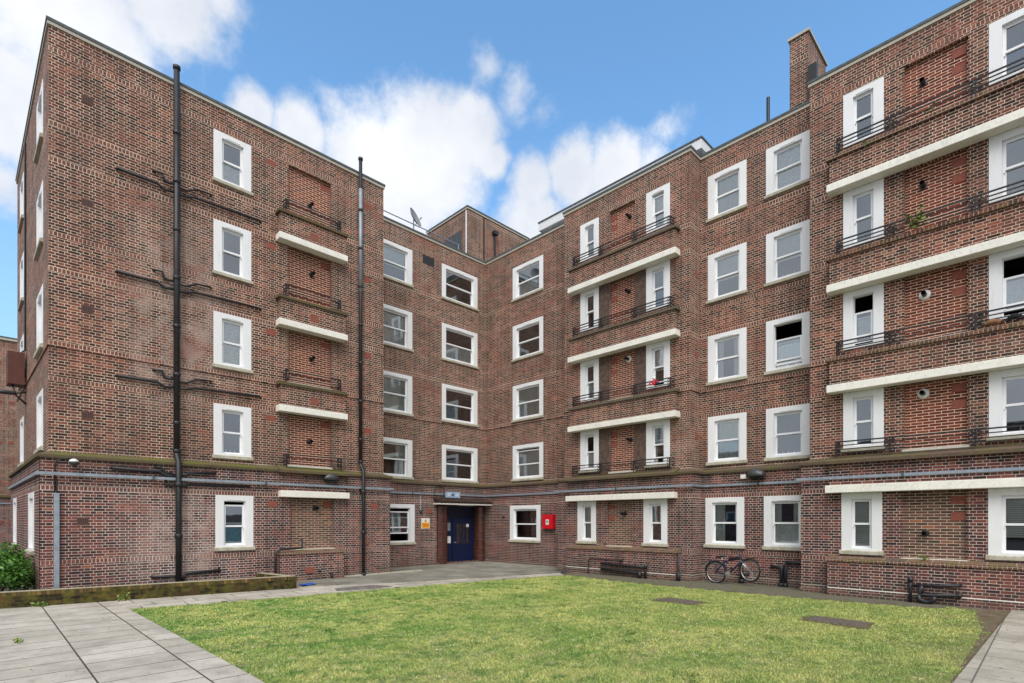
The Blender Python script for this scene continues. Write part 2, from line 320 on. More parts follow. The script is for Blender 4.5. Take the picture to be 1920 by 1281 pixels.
# ---------------------------------------------------------------- mesh helpers
class MB:
    def __init__(s): s.v = []; s.f = []
    def add(s, vs, fs):
        o = len(s.v); s.v += [tuple(x) for x in vs]; s.f += [tuple(i+o for i in f) for f in fs]; return s
    def quad(s, a, b, c, d): return s.add((a, b, c, d), ((0, 1, 2, 3),))
    def box(s, x0, x1, y0, y1, z0, z1):
        return s.add([(x, y, z) for z in (z0, z1) for y in (y0, y1) for x in (x0, x1)],
                     [(0, 2, 3, 1), (4, 5, 7, 6), (0, 1, 5, 4), (2, 6, 7, 3), (0, 4, 6, 2), (1, 3, 7, 5)])
    def prism(s, poly, z0, z1):
        n = len(poly)
        return s.add([(x, y, z0) for x, y in poly]+[(x, y, z1) for x, y in poly],
                     [tuple(range(n))[::-1], tuple(range(n, 2*n))]+[(i, (i+1) % n, n+(i+1) % n, n+i) for i in range(n)])
    def ring_tube(s, rings, cap=True):
        n = len(rings[0]); vs = [p for r in rings for p in r]; fs = []
        for i in range(len(rings)-1):
            for j in range(n): fs.append((i*n+j, i*n+(j+1) % n, (i+1)*n+(j+1) % n, (i+1)*n+j))
        if cap: fs += [tuple(range(n))[::-1], tuple(range((len(rings)-1)*n, len(rings)*n))]
        return s.add(vs, fs)
    def tube(s, pts, r, seg=8, cap=True):
        pts = [Vector(p) for p in pts]; rings = []; rs = r if isinstance(r, (list, tuple)) else [r]*len(pts)
        up = None
        for i, p in enumerate(pts):
            d = (pts[min(i+1, len(pts)-1)]-pts[max(i-1, 0)]).normalized()
            if up is None or abs(up.dot(d)) > .95: up = Vector((0, 0, 1)) if abs(d.z) < .9 else Vector((1, 0, 0))
            a = d.cross(up).normalized(); b = a.cross(d).normalized(); up = b
            rings.append([p+(a*math.cos(t)+b*math.sin(t))*rs[i] for t in [2*math.pi*j/seg for j in range(seg)]])
        return s.ring_tube(rings, cap)
    def lathe(s, c, axis, prof, seg=16):
        ax = Vector(axis).normalized(); t = Vector((0, 0, 1)) if abs(ax.z) < .9 else Vector((1, 0, 0))
        a = ax.cross(t).normalized(); b = ax.cross(a); c = Vector(c)
        return s.ring_tube([[c+ax*h+(a*math.cos(q)+b*math.sin(q))*r for q in [2*math.pi*j/seg for j in range(seg)]] for r, h in prof], True)
    def torus(s, c, axis, R_, r, seg=28, sg=6):
        ax = Vector(axis).normalized(); t = Vector((0, 0, 1)) if abs(ax.z) < .9 else Vector((1, 0, 0))
        a = ax.cross(t).normalized(); b = ax.cross(a); c = Vector(c); o = []
        for i in range(seg):
            q = 2*math.pi*i/seg; e = a*math.cos(q)+b*math.sin(q)
            o.append([c+e*(R_+r*math.cos(w_))+ax*(r*math.sin(w_)) for w_ in [2*math.pi*j/sg for j in range(sg)]])
        return s.ring_tube(o+[o[0]], False)
    def build(s, name, mat, parent=None, smooth=False, bevel=0., normals=True):
        me = bpy.data.meshes.new(name); me.from_pydata(s.v, [], s.f); me.update()
        if normals:
            import bmesh
            b = bmesh.new(); b.from_mesh(me); bmesh.ops.recalc_face_normals(b, faces=b.faces); b.to_mesh(me); b.free()
        if smooth:
            me.polygons.foreach_set('use_smooth', [True]*len(me.polygons))
        me.materials.append(M[mat]); o = bpy.data.objects.new(name, me); COL.objects.link(o)
        if parent: o.parent = parent
        if bevel:
            b = o.modifiers.new('bevel', 'BEVEL'); b.width = bevel; b.segments = 2; b.limit_method = 'ANGLE'
        return o
def tag(o, label, cat, group=None, kind=None):
    if label: o['label'] = label
    if cat: o['category'] = cat
    if group: o['group'] = group
    if kind: o['kind'] = kind
    return o
def empty(name, label, cat, loc=(0, 0, 0), rz=0, group=None):
    o = bpy.data.objects.new(name, None); COL.objects.link(o); o.location = loc; o.rotation_euler = (0, 0, rz)
    o.empty_display_size = .3
    return tag(o, label, cat, group)
def struct(o): o['kind'] = 'structure'; return o
# a facade frame: local x runs right as seen from outside, local y inward, z up
RB = -math.pi/2
def place(o, F, a=0., z=0., n=0.):
    """F=(plane, const[, ...]); a = X (plane A) or Y (plane B); n = distance out of the wall"""
    pl, c = F
    if pl == 'A': o.location = (a, c-n, z); o.rotation_euler = (0, 0, 0)
    elif pl == 'B': o.location = (c-n, a, z); o.rotation_euler = (0, 0, RB)
    else:
        o.location = Vector((c, -1.84, 0))+Matrix.Rotation(R(1.4), 3, 'Z') @ Vector((-n, a+1.84, z)); o.rotation_euler = (0, 0, RB+R(1.4))
    return o
def offpath(path, d):
    out = []
    for i, p in enumerate(path):
        p = Vector(p)
        ns = []
        if i > 0: e = (p-Vector(path[i-1])).normalized(); ns.append(Vector((e.y, -e.x)))
        if i < len(path)-1: e = (Vector(path[i+1])-p).normalized(); ns.append(Vector((e.y, -e.x)))
        if len(ns) == 2: m_ = (ns[0]+ns[1]); m_ = m_/(m_.dot(ns[0])) if m_.length > 1e-6 else ns[0]
        else: m_ = ns[0]
        out.append(p+m_*d)
    return out
def sweep(path, prof):
    """closed profile [(out, z)] swept along an open footprint path (outside on the right)"""
    b = MB(); n = len(prof); offs = [offpath(path, d) for d, z in prof]
    return b.ring_tube([[(offs[j][i].x, offs[j][i].y, prof[j][1]) for j in range(n)] for i in range(len(path))])
# ---------------------------------------------------------------- the block of flats: numbers in metres
PITCH = 2.767
T = [2.796, 5.565, 8.338, 11.107, 13.80]; B_ = [1.22, 4.01, 6.742, 9.545, 12.327]
ZL = 3.66; ZTOP = 14.50
YA, XB1, XB2, XB3 = -1.84, -.55, .15, -.61
sa, ca = math.sin(R(1.4)), math.cos(R(1.4))
LEFT = (-16.37-sa*9.3, -1.84+ca*9.3)
FP = [LEFT, (-16.37, YA), (-6.80, YA), (-6.80, 0), (0, 0), (0, -5.45), (XB1, -5.45), (XB1, -10.96), (XB2, -10.96), (XB2, -14.65), (XB3, -14.65), (XB3, -24.0)]
bld = empty('apartment_building', 'five-storey dark red brick block of flats wrapping round the lawn with white sash windows', 'building', (0, 0, 0))
def facade(F, a0, a1, z0, z1, holes, sgn, mat='brick', depth=.16, name='wall'):
    """a0<a1 along the wall; holes=(h0,h1,zb,zt). Built in local frame so that local x = sgn*(a-a0)"""
    b = MB(); xs = sorted({a0, a1, *[h for q in holes for h in q[:2]]}); zs = sorted({z0, z1, *[h for q in holes for h in q[2:]]})
    L = lambda a: (a-a0)*sgn
    for i in range(len(xs)-1):
        for j in range(len(zs)-1):
            cx, cz = (xs[i]+xs[i+1])/2, (zs[j]+zs[j+1])/2
            if any(h[0] < cx < h[1] and h[2] < cz < h[3] for h in holes): continue
            x0, x1 = sorted((L(xs[i]), L(xs[i+1])))
            b.quad((x0, 0, zs[j]), (x1, 0, zs[j]), (x1, 0, zs[j+1]), (x0, 0, zs[j+1]))
    for h in holes:
        x0, x1 = sorted((L(h[0]), L(h[1]))); d = depth
        b.quad((x0, 0, h[2]), (x0, 0, h[3]), (x0, d, h[3]), (x0, d, h[2])); b.quad((x1, 0, h[3]), (x1, 0, h[2]), (x1, d, h[2]), (x1, d, h[3]))
        b.quad((x0, 0, h[3]), (x1, 0, h[3]), (x1, d, h[3]), (x0, d, h[3])); b.quad((x1, 0, h[2]), (x0, 0, h[2]), (x0, d, h[2]), (x1, d, h[2]))
    o = b.build(name, mat, bld, normals=False); place(o, F, a0); return o
# ---- windows
def wavy(x0, x1, z0, z1, y, amp, n):
    b = MB(); k = 48
    for i in range(k):
        a, c = x0+(x1-x0)*i/k, x0+(x1-x0)*(i+1)/k
        f = lambda x: y+amp*math.sin(n*x*7)+amp*.5*math.sin(n*x*17+1)
        b.quad((a, f(a), z0), (c, f(c), z0), (c, f(c), z1), (a, f(a), z1))
    return b
def window(F, a, w_, zb, zt, drop=0., lift=0., cur=None, board=.235, sill=True, inset=.015):
    """a = centre along the wall"""
    hw = w_/2; H = zt-zb; rec = .10
    top = .17; bot = .07; sx = hw-board
    b = MB(); y0 = -.012
    b.box(-hw, -sx, y0, .14, zb, zt); b.box(sx, hw, y0, .14, zb, zt); b.box(-sx, sx, y0, .14, zt-top, zt); b.box(-sx, sx, y0, .14, zb, zb+bot)
    # stepped inner lining and trickle vent
    b.box(-sx, -sx+.022, .045, .14, zb+bot, zt-top); b.box(sx-.022, sx, .045, .14, zb+bot, zt-top); b.box(-sx, sx, .045, .14, zt-top-.022, zt-top)
    b.box(-min(.22, sx*.7), min(.22, sx*.7), y0-.012, y0, zt-top+.03, zt-top+.055)
    win = b.build('window', 'white_paint', bld); place(win, F, a, 0, 0)
    win.modifiers.new('b', 'BEVEL').width = .005
    gx = sx-.022; zt2 = zt-top-.022; zb2 = zb+bot; mid = zb2+(zt2-zb2)*.5; st = .048
    def sash(z0, z1, y, horn):
        q = MB(); q.box(-gx, -gx+st, y, y+.035, z0, z1); q.box(gx-st, gx, y, y+.035, z0, z1)
        q.box(-gx+st, gx-st, y, y+.035, z0, z0+st*1.15); q.box(-gx+st, gx-st, y, y+.035, z1-st, z1)
        if horn:
            for sx_ in (-1, 1): q.box(min(sx_*(gx-.03), sx_*gx), max(sx_*(gx-.03), sx_*gx), y, y+.03, z0-.055, z0)
        o = q.build('sash', 'white_plastic', win)
        j1, j2 = random.uniform(-.007, .007), random.uniform(-.007, .007); g = MB().quad((-gx+st, y+.018+j1, z0+st), (gx-st, y+.018-j1, z0+st), (gx-st, y+.018-j1+j2, z1-st), (-gx+st, y+.018+j1+j2, z1-st)); g.build('pane', 'glass', win, normals=False)
    sash(mid-.02-drop, zt2-drop, .072, True); sash(zb2+lift, mid+.025+lift, .11, False)
    if sill:
        q = MB(); q.add([(-hw-.04, -.075, zb-.095), (hw+.04, -.075, zb-.095), (hw+.04, .02, zb-.105), (-hw-.04, .02, zb-.105), (-hw-.04, -.075, zb-.012), (hw+.04, -.075, zb-.012), (hw+.04, -.014, zb+.012), (-hw-.04, -.014, zb+.012), (hw+.04, .02, zb+.012), (-hw-.04, .02, zb+.012)],
            [(0, 3, 2, 1), (0, 1, 5, 4), (4, 5, 6, 7), (7, 6, 8, 9), (3, 9, 8, 2), (0, 4, 7, 9, 3), (1, 2, 8, 6, 5)])
        q.build('sill', 'sill_stone', win)
    for cu in (cur or '').split('+'):
        if cu == 'net': wavy(-gx, gx, zb2+.02, zt2-.05, .168, .014, 3+random.random()).build('curtain', 'net', win, smooth=True)
        if cu == 'half': wavy(-gx, gx, zb2+.02, mid+.05, .168, .014, 3).build('curtain', 'net', win, smooth=True)
        if cu == 'sides':
            for s_ in (-1, 1): wavy(*sorted((s_*gx, s_*gx*.45)), zb2+.02, zt2-.03, .178, .02, 5).build('curtain', 'blind_cloth', win, smooth=True)
        if cu == 'left': wavy(-gx, -gx*.1, zb2+.02, zt2-.03, .178, .02, 5).build('curtain', 'blind_cloth', win, smooth=True)
        if cu == 'cloth': wavy(-gx, gx, zb2+.02, zt2-.03, .170, .014, 4).build('curtain', 'blind_cloth', win, smooth=True)
        if cu == 'blind':
            q = MB(); n = int((zt2-zb2)/.05*(1. if w_ < 1.2 else .74))
            for i in range(n): z = zt2-.05*i; q.box(-gx, gx, .158, .163, z-.046, z-.003)
            q.build('blind', 'blind_cloth', win, normals=False)
        if cu == 'roll': MB().box(-gx, gx, .16, .165, mid-.1, zt2).build('blind', 'blind_cloth', win)
        if cu == 'teal': MB().box(-gx, gx, .16, .17, zb2, mid-.03).build('blind', 'teal_cloth', win)
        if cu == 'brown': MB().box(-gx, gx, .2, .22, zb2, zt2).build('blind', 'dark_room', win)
        if cu == 'plants':
            q = MB(); rr = random.Random(3)
            for i in range(70): x = rr.uniform(-gx+.03, gx-.03); z = zb2+.06+rr.random()*.13; q.tri(x, .19+rr.random()*.03, z, .035, rr) if hasattr(q, 'tri') else leaf(q, (x, .19, z), .04, rr)
            q.build('pot_plant', 'leaf', win, normals=False)
        if cu == 'things':
            q = MB(); 
            for x in (-gx*.5, -gx*.1, gx*.35): q.lathe((x, .165, zb2+.03), (0, 0, 1), [(.02, 0), (.03, .02), (.012, .06), (.018, .1)], 8)
            q.build('ornament', 'white_plastic', win, smooth=True)
    return (a-hw+inset*0, a+hw, zb, zt)
def leaf(q, c, s, rr):
    d = Vector((rr.uniform(-1, 1), rr.uniform(-1, 1), rr.uniform(-.6, .9))).normalized(); t = d.cross(Vector((rr.uniform(-1, 1), rr.uniform(-1, 1), rr.uniform(-1, 1)))).normalized()
    c = Vector(c); q.add([c-d*s*.5, c+t*s*.28, c+d*s*.6, c-t*s*.28], [(0, 1, 2, 3)])
FA1, FA1g, FA0, FA0g = ('A', YA), ('A', YA-.18), ('A', 0.), ('A', -.18)
FB0, FB0g, FB1, FB1g, FB2, FB2g, FB3, FB3g = ('B', 0.), ('B', -.18), ('B', XB1), ('B', XB1-.18), ('B', XB2), ('B', XB2-.18), ('B', XB3), ('B', XB3-.18)
# A1 (left wing front)
ha, hag = [], []
spec = [dict(drop=.09, cur='teal'), dict(cur='things'), dict(cur='net'), dict(), dict(cur='half')]
for i in range(5): (hag if i == 0 else ha).append(window(FA1g if i == 0 else FA1, -12.07, 1.08, B_[i], T[i], **spec[i]))
pA = (-10.36, -8.88)
pan = lambda i, lo: (pA[0], pA[1], lo, T[i]-.05)
panzl = [1.07, 3.86, 6.60, 9.40, 12.20]
def infill(F, a0, a1, zb, zt, sgn, terra=(), rec=.11):
    b = MB(); W_ = abs(a1-a0); x0 = 0 if sgn > 0 else -W_
    b.box(x0, x0+W_, rec, rec+.05, zb, zt); o = b.build('infill_panel', 'panel', bld); place(o, F, a0)
    q = MB(); q.box(x0-.04, x0+W_+.02, -.05, rec, zb-.075, zb+.004); s_ = q.build('panel_sill', 'cream', bld); place(s_, F, a0)
    for tx, tz, tw, th in terra:
        q = MB(); q.box(tx, tx+tw, rec-.012, rec+.01, tz, tz+th)
        n = 9
        t_ = q.build('terracotta_vent', 'terracotta', bld); place(t_, F, a0)
for i in range(5):
    F = FA1g if i == 0 else FA1; (hag if i == 0 else ha).append((pA[0], pA[1], panzl[i], T[i]-.03))
    infill(F, pA[0], pA[1], panzl[i]+.003, T[i]-.031, 1, [(1.16, T[i]-.32, .29, .2)])
facade(FA1g, -16.55, -6.62, -.1, ZL, hag, 1); facade(FA1, -16.37, -6.80, ZL, ZTOP, ha, 1)
# A0 (recessed part of left wing)
h0, h0g = [], []
spL = [dict(drop=.12, lift=.30, cur='left'), dict(cur='sides'), dict(cur='cloth'), dict(cur='net'), dict(cur='roll')]
spR = [None, dict(), dict(), dict(cur='half'), dict()]
for i in range(5):
    (h0g if i == 0 else h0).append(window(FA0g if i == 0 else FA0, -5.33, 2.14, B_[i]-.12, T[i]-.07, **spL[i]))
    if i: h0.append(window(FA0, -1.59, 2.14, B_[i]-.12, T[i]-.075, **spR[i]))
h0g.append((-3.08, -.181, -.1, 2.72))
facade(FA0g, -6.62, -.18, -.1, ZL, h0g, 1, depth=.75); facade(FA0, -6.80, 0, ZL, ZTOP, h0, 1)
# B0
hb, hbg = [], []
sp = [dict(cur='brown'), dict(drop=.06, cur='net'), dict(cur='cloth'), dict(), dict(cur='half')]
for i in range(5): (hbg if i == 0 else hb).append(window(FB0g if i == 0 else FB0, -2.845, 1.9, B_[i]-.08, T[i]-.09, **sp[i]))
facade(FB0g, -5.27, -.18, -.1, ZL, hbg, -1); facade(FB0, -5.45, 0, ZL, ZTOP, hb, -1)
# B1
hb, hbg = [], []
spl = [dict(cur='cloth'), dict(drop=.0, lift=.0, cur='half'), dict(cur='half'), dict(), dict()]
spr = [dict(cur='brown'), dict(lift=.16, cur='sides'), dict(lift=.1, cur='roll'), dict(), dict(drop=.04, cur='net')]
for i in range(5):
    F = FB1g if i == 0 else FB1; L = hbg if i == 0 else hb
    L.append(window(F, -6.73, .90, B_[i], T[i]-.012, sill=(i < 2), **spl[i])); L.append(window(F, -9.735, .94, B_[i], T[i]-.012, sill=(i < 2), **spr[i]))
    L.append((-8.80, -7.69, panzl[i], T[i]-.03)); infill(F, -8.80, -7.69, panzl[i]+.003, T[i]-.031, -1, [(-1.09, T[i]-.36, .26, .2), (-1.09, T[i]-.76, .26, .2)])
facade(FB1g, -11.14, -5.27, -.1, ZL, hbg, -1); facade(FB1, -10.96, -5.45, ZL, ZTOP, hb, -1)
# B2
hb, hbg = [], []
s1 = [dict(cur='left'), dict(cur='cloth+plants'), dict(cur='sides'), dict(cur='roll'), dict(cur='cloth')]
s2 = [dict(cur='half+sides'), dict(cur='things'), dict(drop=.44, lift=.1, cur='half'), dict(cur='things+roll'), dict(cur='net')]
for i in range(5):
    F = FB2g if i == 0 else FB2; L = hbg if i == 0 else hb
    L.append(window(F, -11.895, 1.31, B_[i], T[i], **s1[i])); L.append(window(F, -13.805, 1.29, B_[i], T[i], **s2[i]))
facade(FB2g, -14.47, -11.14, -.1, ZL, hbg, -1); facade(FB2, -14.65, -10.96, ZL, ZTOP, hb, -1)
# B3
hb, hbg = [], []
s1 = [dict(cur='blind'), dict(), dict(drop=.42, lift=.08), dict(), dict(lift=.05)]
s2 = [dict(cur='blind'), dict(cur='things'), dict(drop=.42, lift=.12), dict(), dict()]
for i in range(5):
    F = FB3g if i == 0 else FB3; L = hbg if i == 0 else hb
    L.append(window(F, -15.965, .94, B_[i], T[i]-.012, sill=(i < 2), **s1[i])); L.append(window(F, -19.35, 1.66, B_[i], T[i]-.012, sill=(i < 2), **s2[i]))
    L.append((-18.15, -16.88, panzl[i], T[i]-.03)); infill(F, -18.15, -16.88, panzl[i]+.003, T[i]-.031, -1, [(-.32, T[i]-.36, .27, .2), (-.32, T[i]-.76, .27, .2)])
    if 1:
        L.append(window(F, -22.3, .94, B_[i], T[i]-.012, sill=(i < 2)))
facade(FB3g, -24.0, -14.47, -.1, ZL, hbg, -1); facade(FB3, -24.0, -14.65, ZL, ZTOP, hb, -1)
# side wall (faces left), slightly out of square
hs, hsg = [], []
for i in range(5):
    F = ('C', -16.55 if i == 0 else -16.37); L = hsg if i == 0 else hs
    L.append(window(F, .1, 1.5, B_[i], T[i])); L.append(window(F, 5.55, 1.35, B_[i], T[i]))
facade(('C', -16.55), -1.84, 7.46, -.1, ZL, hsg, -1); facade(('C', -16.37), -1.84, 7.46, ZL, ZTOP, hs, -1)
# returns between the planes
def ret(p0, p1, z0, z1):
    b = MB(); b.quad((*p0, z0), (*p1, z0), (*p1, z1), (*p0, z1)); b.build('wall', 'brick', bld, normals=False)
FPG = [(v.x, v.y) for v in offpath(FP, .18)]
for P_, z0, z1 in ((FP, ZL, ZTOP), (FPG, -.1, ZL)):
    ret(P_[2], P_[3], z0, z1); ret(P_[5], P_[6], z0, z1); ret(P_[7], P_[8], z0, z1); ret(P_[9], P_[10], z0, z1)
ret(FPG[0], FPG[1], -.1, -.05)
# the back of the block, the flat roof, parapet inside
bk = [(10, -24), (10, LEFT[1]), LEFT]
b = MB()
for p0, p1 in ((FP[-1], bk[0]), (bk[0], bk[1]), (bk[1], bk[2])): b.quad((*p0, -.1), (*p1, -.1), (*p1, ZTOP), (*p0, ZTOP))
b.build('wall', 'brick', bld, normals=False)
b = MB(); poly = FP[1:]+bk
b.add([(x, y, 14.2) for x, y in poly], [tuple(range(len(poly)))]); b.build('roof', 'roof_felt', bld, normals=False)
# interior floors keep the rooms dark
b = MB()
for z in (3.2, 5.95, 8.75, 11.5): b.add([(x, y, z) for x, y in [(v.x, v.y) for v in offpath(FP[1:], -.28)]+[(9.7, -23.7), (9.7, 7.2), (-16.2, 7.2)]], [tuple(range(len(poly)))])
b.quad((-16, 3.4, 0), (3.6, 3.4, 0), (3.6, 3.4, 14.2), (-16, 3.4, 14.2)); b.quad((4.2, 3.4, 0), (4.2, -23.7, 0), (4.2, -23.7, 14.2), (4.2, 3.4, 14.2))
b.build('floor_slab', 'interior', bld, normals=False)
# coping, string course, ledge
sweep(FP, [(-.3, ZTOP), (.035, ZTOP), (.035, 14.585), (-.3, 14.585)]).build('coping', 'coping_stone', bld)
sweep(FP, [(-.32, 14.588), (.055, 14.588), (.055, 14.66), (-.32, 14.72)]).build('roof_edge', 'lead', bld)
sweep(FP, [(-.01, 6.43), (.032, 6.43), (.032, 6.462), (-.01, 6.49)]).build('string_course', 'brick', bld)
sweep(FP, [(-.01, 3.59), (.25, 3.61), (.255, 3.68), (-.01, 3.785)]).build('ledge', 'moss_ledge', bld)
# damp-proof line near the ground
sweep(FPG[6:], [(-.01, .20), (.006, .20), (.006, .222), (-.01, .222)]).build('damp_course', 'coping_stone', bld)
sweep(FPG[1:], [(-.01, -.1), (.03, -.1), (.03, .12), (-.01, .14)]).build('plinth', 'brick', bld)
# ---- spandrels, canopies, railings
def bay(F, a0, a1, sgn, proj, posts, curls):
    """a0..a1 along the wall in local x from a0; proj = depth in front of the upper wall"""
    Lw = abs(a1-a0); X0, X1 = 0, Lw
    for i in range(5):
        zs = T[i]-.012
        d = proj+.03 if i else .18+proj+.0
        Fi = F
        if i < 4:
            sl = MB(); sl.box(X0-.03, X1+.03, -(proj+.07 if i else proj+.20), -.002 if i else -.182, zs+.004, zs+.21); o = sl.build('canopy_slab', 'cream', bld, bevel=.012); place(o, Fi, a0)
            zc = [3.70, 6.42, 9.21, 11.97][i]
            bal = MB(); bal.box(X0+.03, X1-.03, -proj, -.001 if i else -.181, zs+.21, zc if i else 3.58); o = bal.build('balcony', 'brick', bld); place(o, Fi, a0)
            cp = MB()
            if i: cp.box(-.03+X0-.02, X1+.05, -(proj+.07), 0, zc, zc+.055); cp.add([(X0-.02, -(proj+.03), zc+.055), (X1+.02, -(proj+.03), zc+.055), (X1+.02, 0, zc+.055), (X0-.02, 0, zc+.055), (X0-.02, -(proj+.03), zc+.10), (X1+.02, -(proj+.03), zc+.10), (X1+.02, 0, zc+.14), (X0-.02, 0, zc+.14)], [(0, 1, 5, 4), (4, 5, 6, 7), (1, 2, 6, 5), (3, 0, 4, 7)])
            else: cp.add([(X0-.03, -(proj+.18), 3.58), (X1+.03, -(proj+.18), 3.58), (X1+.03, -.1, 3.58), (X0-.03, -.1, 3.58), (X0-.03, -(proj+.18), 3.66), (X1+.03, -(proj+.18), 3.66), (X1+.03, -.001, 3.83), (X0-.03, -.001, 3.83)], [(0, 3, 2, 1), (0, 1, 5, 4), (4, 5, 6, 7), (1, 2, 6, 5), (3, 0, 4, 7)])
            c_ = cp.build('balcony_coping', 'moss_ledge' if i == 0 or F is FA1 else 'rowlock' if F is FB3 else 'dark_coping', o); 
            # railing
            zr = [3.84, 6.58, 9.36, 12.12][i]; hr = .34; y = -(proj-.02 if i else proj+.02); r0, r1 = X0+.20, X1-.20
            q = MB()
            if sgn < 0 and Lw > 5: r0 = X0+.2
            for z, e_ in ((zr+hr, .018), (zr+hr*.70, .012), (zr+hr*.40, .012), (zr+hr*.14, .010)): q.box(r0, r1, y-.014, y+.014, z-e_, z+e_)
            for x in (r0, r1):
                q.box(x-.014, x+.014, y-.014, y+.014, zr-.06, zr+hr+.01)
                for z in (zr+hr, zr+hr*.66, zr+hr*.36): q.box(x-.011, x+.011, y, -.0, z-.012, z+.012)
            for x in posts:
                q.box(x-.014, x+.014, y-.014, y+.014, zr-.06, zr+hr)
                for dx_ in (-.07, .07):
                    for zc2, rr in ((zr+hr*.78, .045), (zr+hr*.45, .05), (zr+hr*.12, .04)):
                        q.torus((x+dx_, y, zc2), (0, 1, 0), rr, .011, 12, 5)
            for x, s_ in ((r0, 1), (r1, -1)):
                for zc2, rr in ((zr+hr*.8, .04), (zr+hr*.5, .04), (zr+hr*.2, .04)): q.torus((x+s_*.06, y, zc2), (0, 1, 0), rr, .011, 12, 5)
            q.build('railing', 'rail_iron', o)
            if F is FA1 and i:
                q = MB(); q.box(1.0, 1.29, -(proj+.012), -proj, zs+.38, zs+.58); t_ = q.build('terracotta_vent', 'terracotta', o)
bay(FA1, -10.75, -8.45, 1, .27, [], 1); bay(FB1, -5.93, -10.56, -1, .28, [1.52, 3.0], 1)
bay(FB3, -15.2, -23.1, -1, .29, [1.42, 3.10, 4.9, 6.6], 1)
# ---- brick planters under the ground-floor windows
def planter(F, a0, a1, sgn, proj, gcol=False):
    Lw = abs(a1-a0); X0, X1 = 0, Lw
    b = MB(); b.box(X0+.04, X1-.04, -proj+.04, -.001, -.1, .93); o = b.build('planter', 'brick', bld); place(o, F, a0)
    b = MB(); b.add([(X0, -proj, .93), (X1, -proj, .93), (X1, -.001, .93), (X0, -.001, .93), (X0, -proj, 1.01), (X1, -proj, 1.01), (X1, -.001, 1.075), (X0, -.001, 1.075)], [(0, 3, 2, 1), (0, 1, 5, 4), (4, 5, 6, 7), (1, 2, 6, 5), (3, 0, 4, 7)])
    b.build('planter_coping', 'rowlock', o)
    if F is not FA1g: MB().box(X0+.04, X1-.04, -proj+.033, -proj+.04, .20, .225).build('damp_course', 'cream', o)
    return o
pa = planter(FA1g, -10.87, -8.62, 1, .36)
MB().box(.85, 1.14, -.345, -.31, .30, .50).build('terracotta_vent', 'terracotta', pa)
planter(FB1g, -5.93, -10.72, -1, .36); planter(FB3g, -15.2, -23.1, -1, .36)
# ---- terracotta vents and air bricks in the walls
def vent(F, a, z, w_=.24, h=.2, mat='airbrick', name='air_brick', out=.006, slots=True):
    b = MB(); b.box(-w_/2, w_/2, -out, .02, z-h/2, z+h/2)
    if slots:
        q = MB()
        for i in range(6): x = -w_/2+.03+i*(w_-.06)/5; q.box(x-.009, x+.009, -out-.003, -out-.0005, z-h/2+.025, z+h/2-.025)
    o = b.build(name, mat, bld); place(o, F, a)
    if slots: q.build('slots', 'black_iron', o)
for i in range(5):
    vent(FA1g if i == 0 else FA1, -15.6 if i else -15.72, T[i]-.80+.02)
    vent(FA1g if i == 0 else FA1, -10.93 if i else -10.95, T[i]-.24, .3, .19, mat='terracotta', slots=False, name='terracotta_vent')
    vent(FA1g if i == 0 else FA1, -7.47 if i else -7.3, T[i]-.24, .3, .21, mat='terracotta', slots=False, name='terracotta_vent')
vent(FA0g, -3.5, 2.45, .3, .2, mat='terracotta', slots=False, name='terracotta_vent'); vent(FA0, -3.4, 13.57, .62, .38, 'black_iron', 'extract_grille')
for i in range(5): vent(('A', YA), 0, 0) if 0 else None
# side of projecting bay
for i in range(1, 5):
    b = MB(); b.box(-10.97, -10.955, 0, .02, T[i]-.75, T[i]-.52)
    q = MB(); q.box(-.22, -.02, -10.972, -10.96+.001, T[i]-.75, T[i]-.5); q.build('air_brick', 'terracotta', bld)
# ---- sooty rendered jambs either side of the blank panels
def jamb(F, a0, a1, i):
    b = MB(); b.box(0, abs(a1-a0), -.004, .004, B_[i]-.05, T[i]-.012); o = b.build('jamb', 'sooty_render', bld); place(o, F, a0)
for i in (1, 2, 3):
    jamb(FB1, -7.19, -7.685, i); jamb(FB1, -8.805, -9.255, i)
# ---- boiler flues
def flue(F, a, z, white=False, rec=.11):
    b = MB(); b.lathe((0, rec, z), (0, -1, 0), [(.055, 0), (.055, .22), (.048, .23), (.048, .05)], 14); b.lathe((0, rec, z), (0, -1, 0), [(.085, 0), (.085, .012), (.055, .02)], 14)
    o = b.build('flue', 'black_iron', bld, smooth=False); place(o, F, a)
    if white:
        b = MB(); b.lathe((0, rec-.002, z), (0, -1, 0), [(.13, 0), (.12, .02), (.06, .03)], 18); o = b.build('flue_collar', 'label_white', bld, smooth=True); place(o, F, a)
for i, (a, z) in enumerate([(-9.50, 2.45), (-9.63, 4.71), (-9.55, 7.55), (-9.55, 10.43), (-9.60, 12.75)]): flue(FA1g if i == 0 else FA1, a, z)
for i, (a, z) in enumerate([(-8.42, 2.29), (-8.55, 5.02), (-8.46, 8.03), (-8.48, 10.53), (-8.52, 13.3)]): flue(FB1g if i == 0 else FB1, a, z, i == 2)
for i, (a, z) in enumerate([(-17.33, 1.72), (-17.26, 5.27), (-17.29, 7.78), (-17.26, 10.57), (-17.26, 13.17)]): flue(FB3g if i == 0 else FB3, a, z, i in (1, 2))
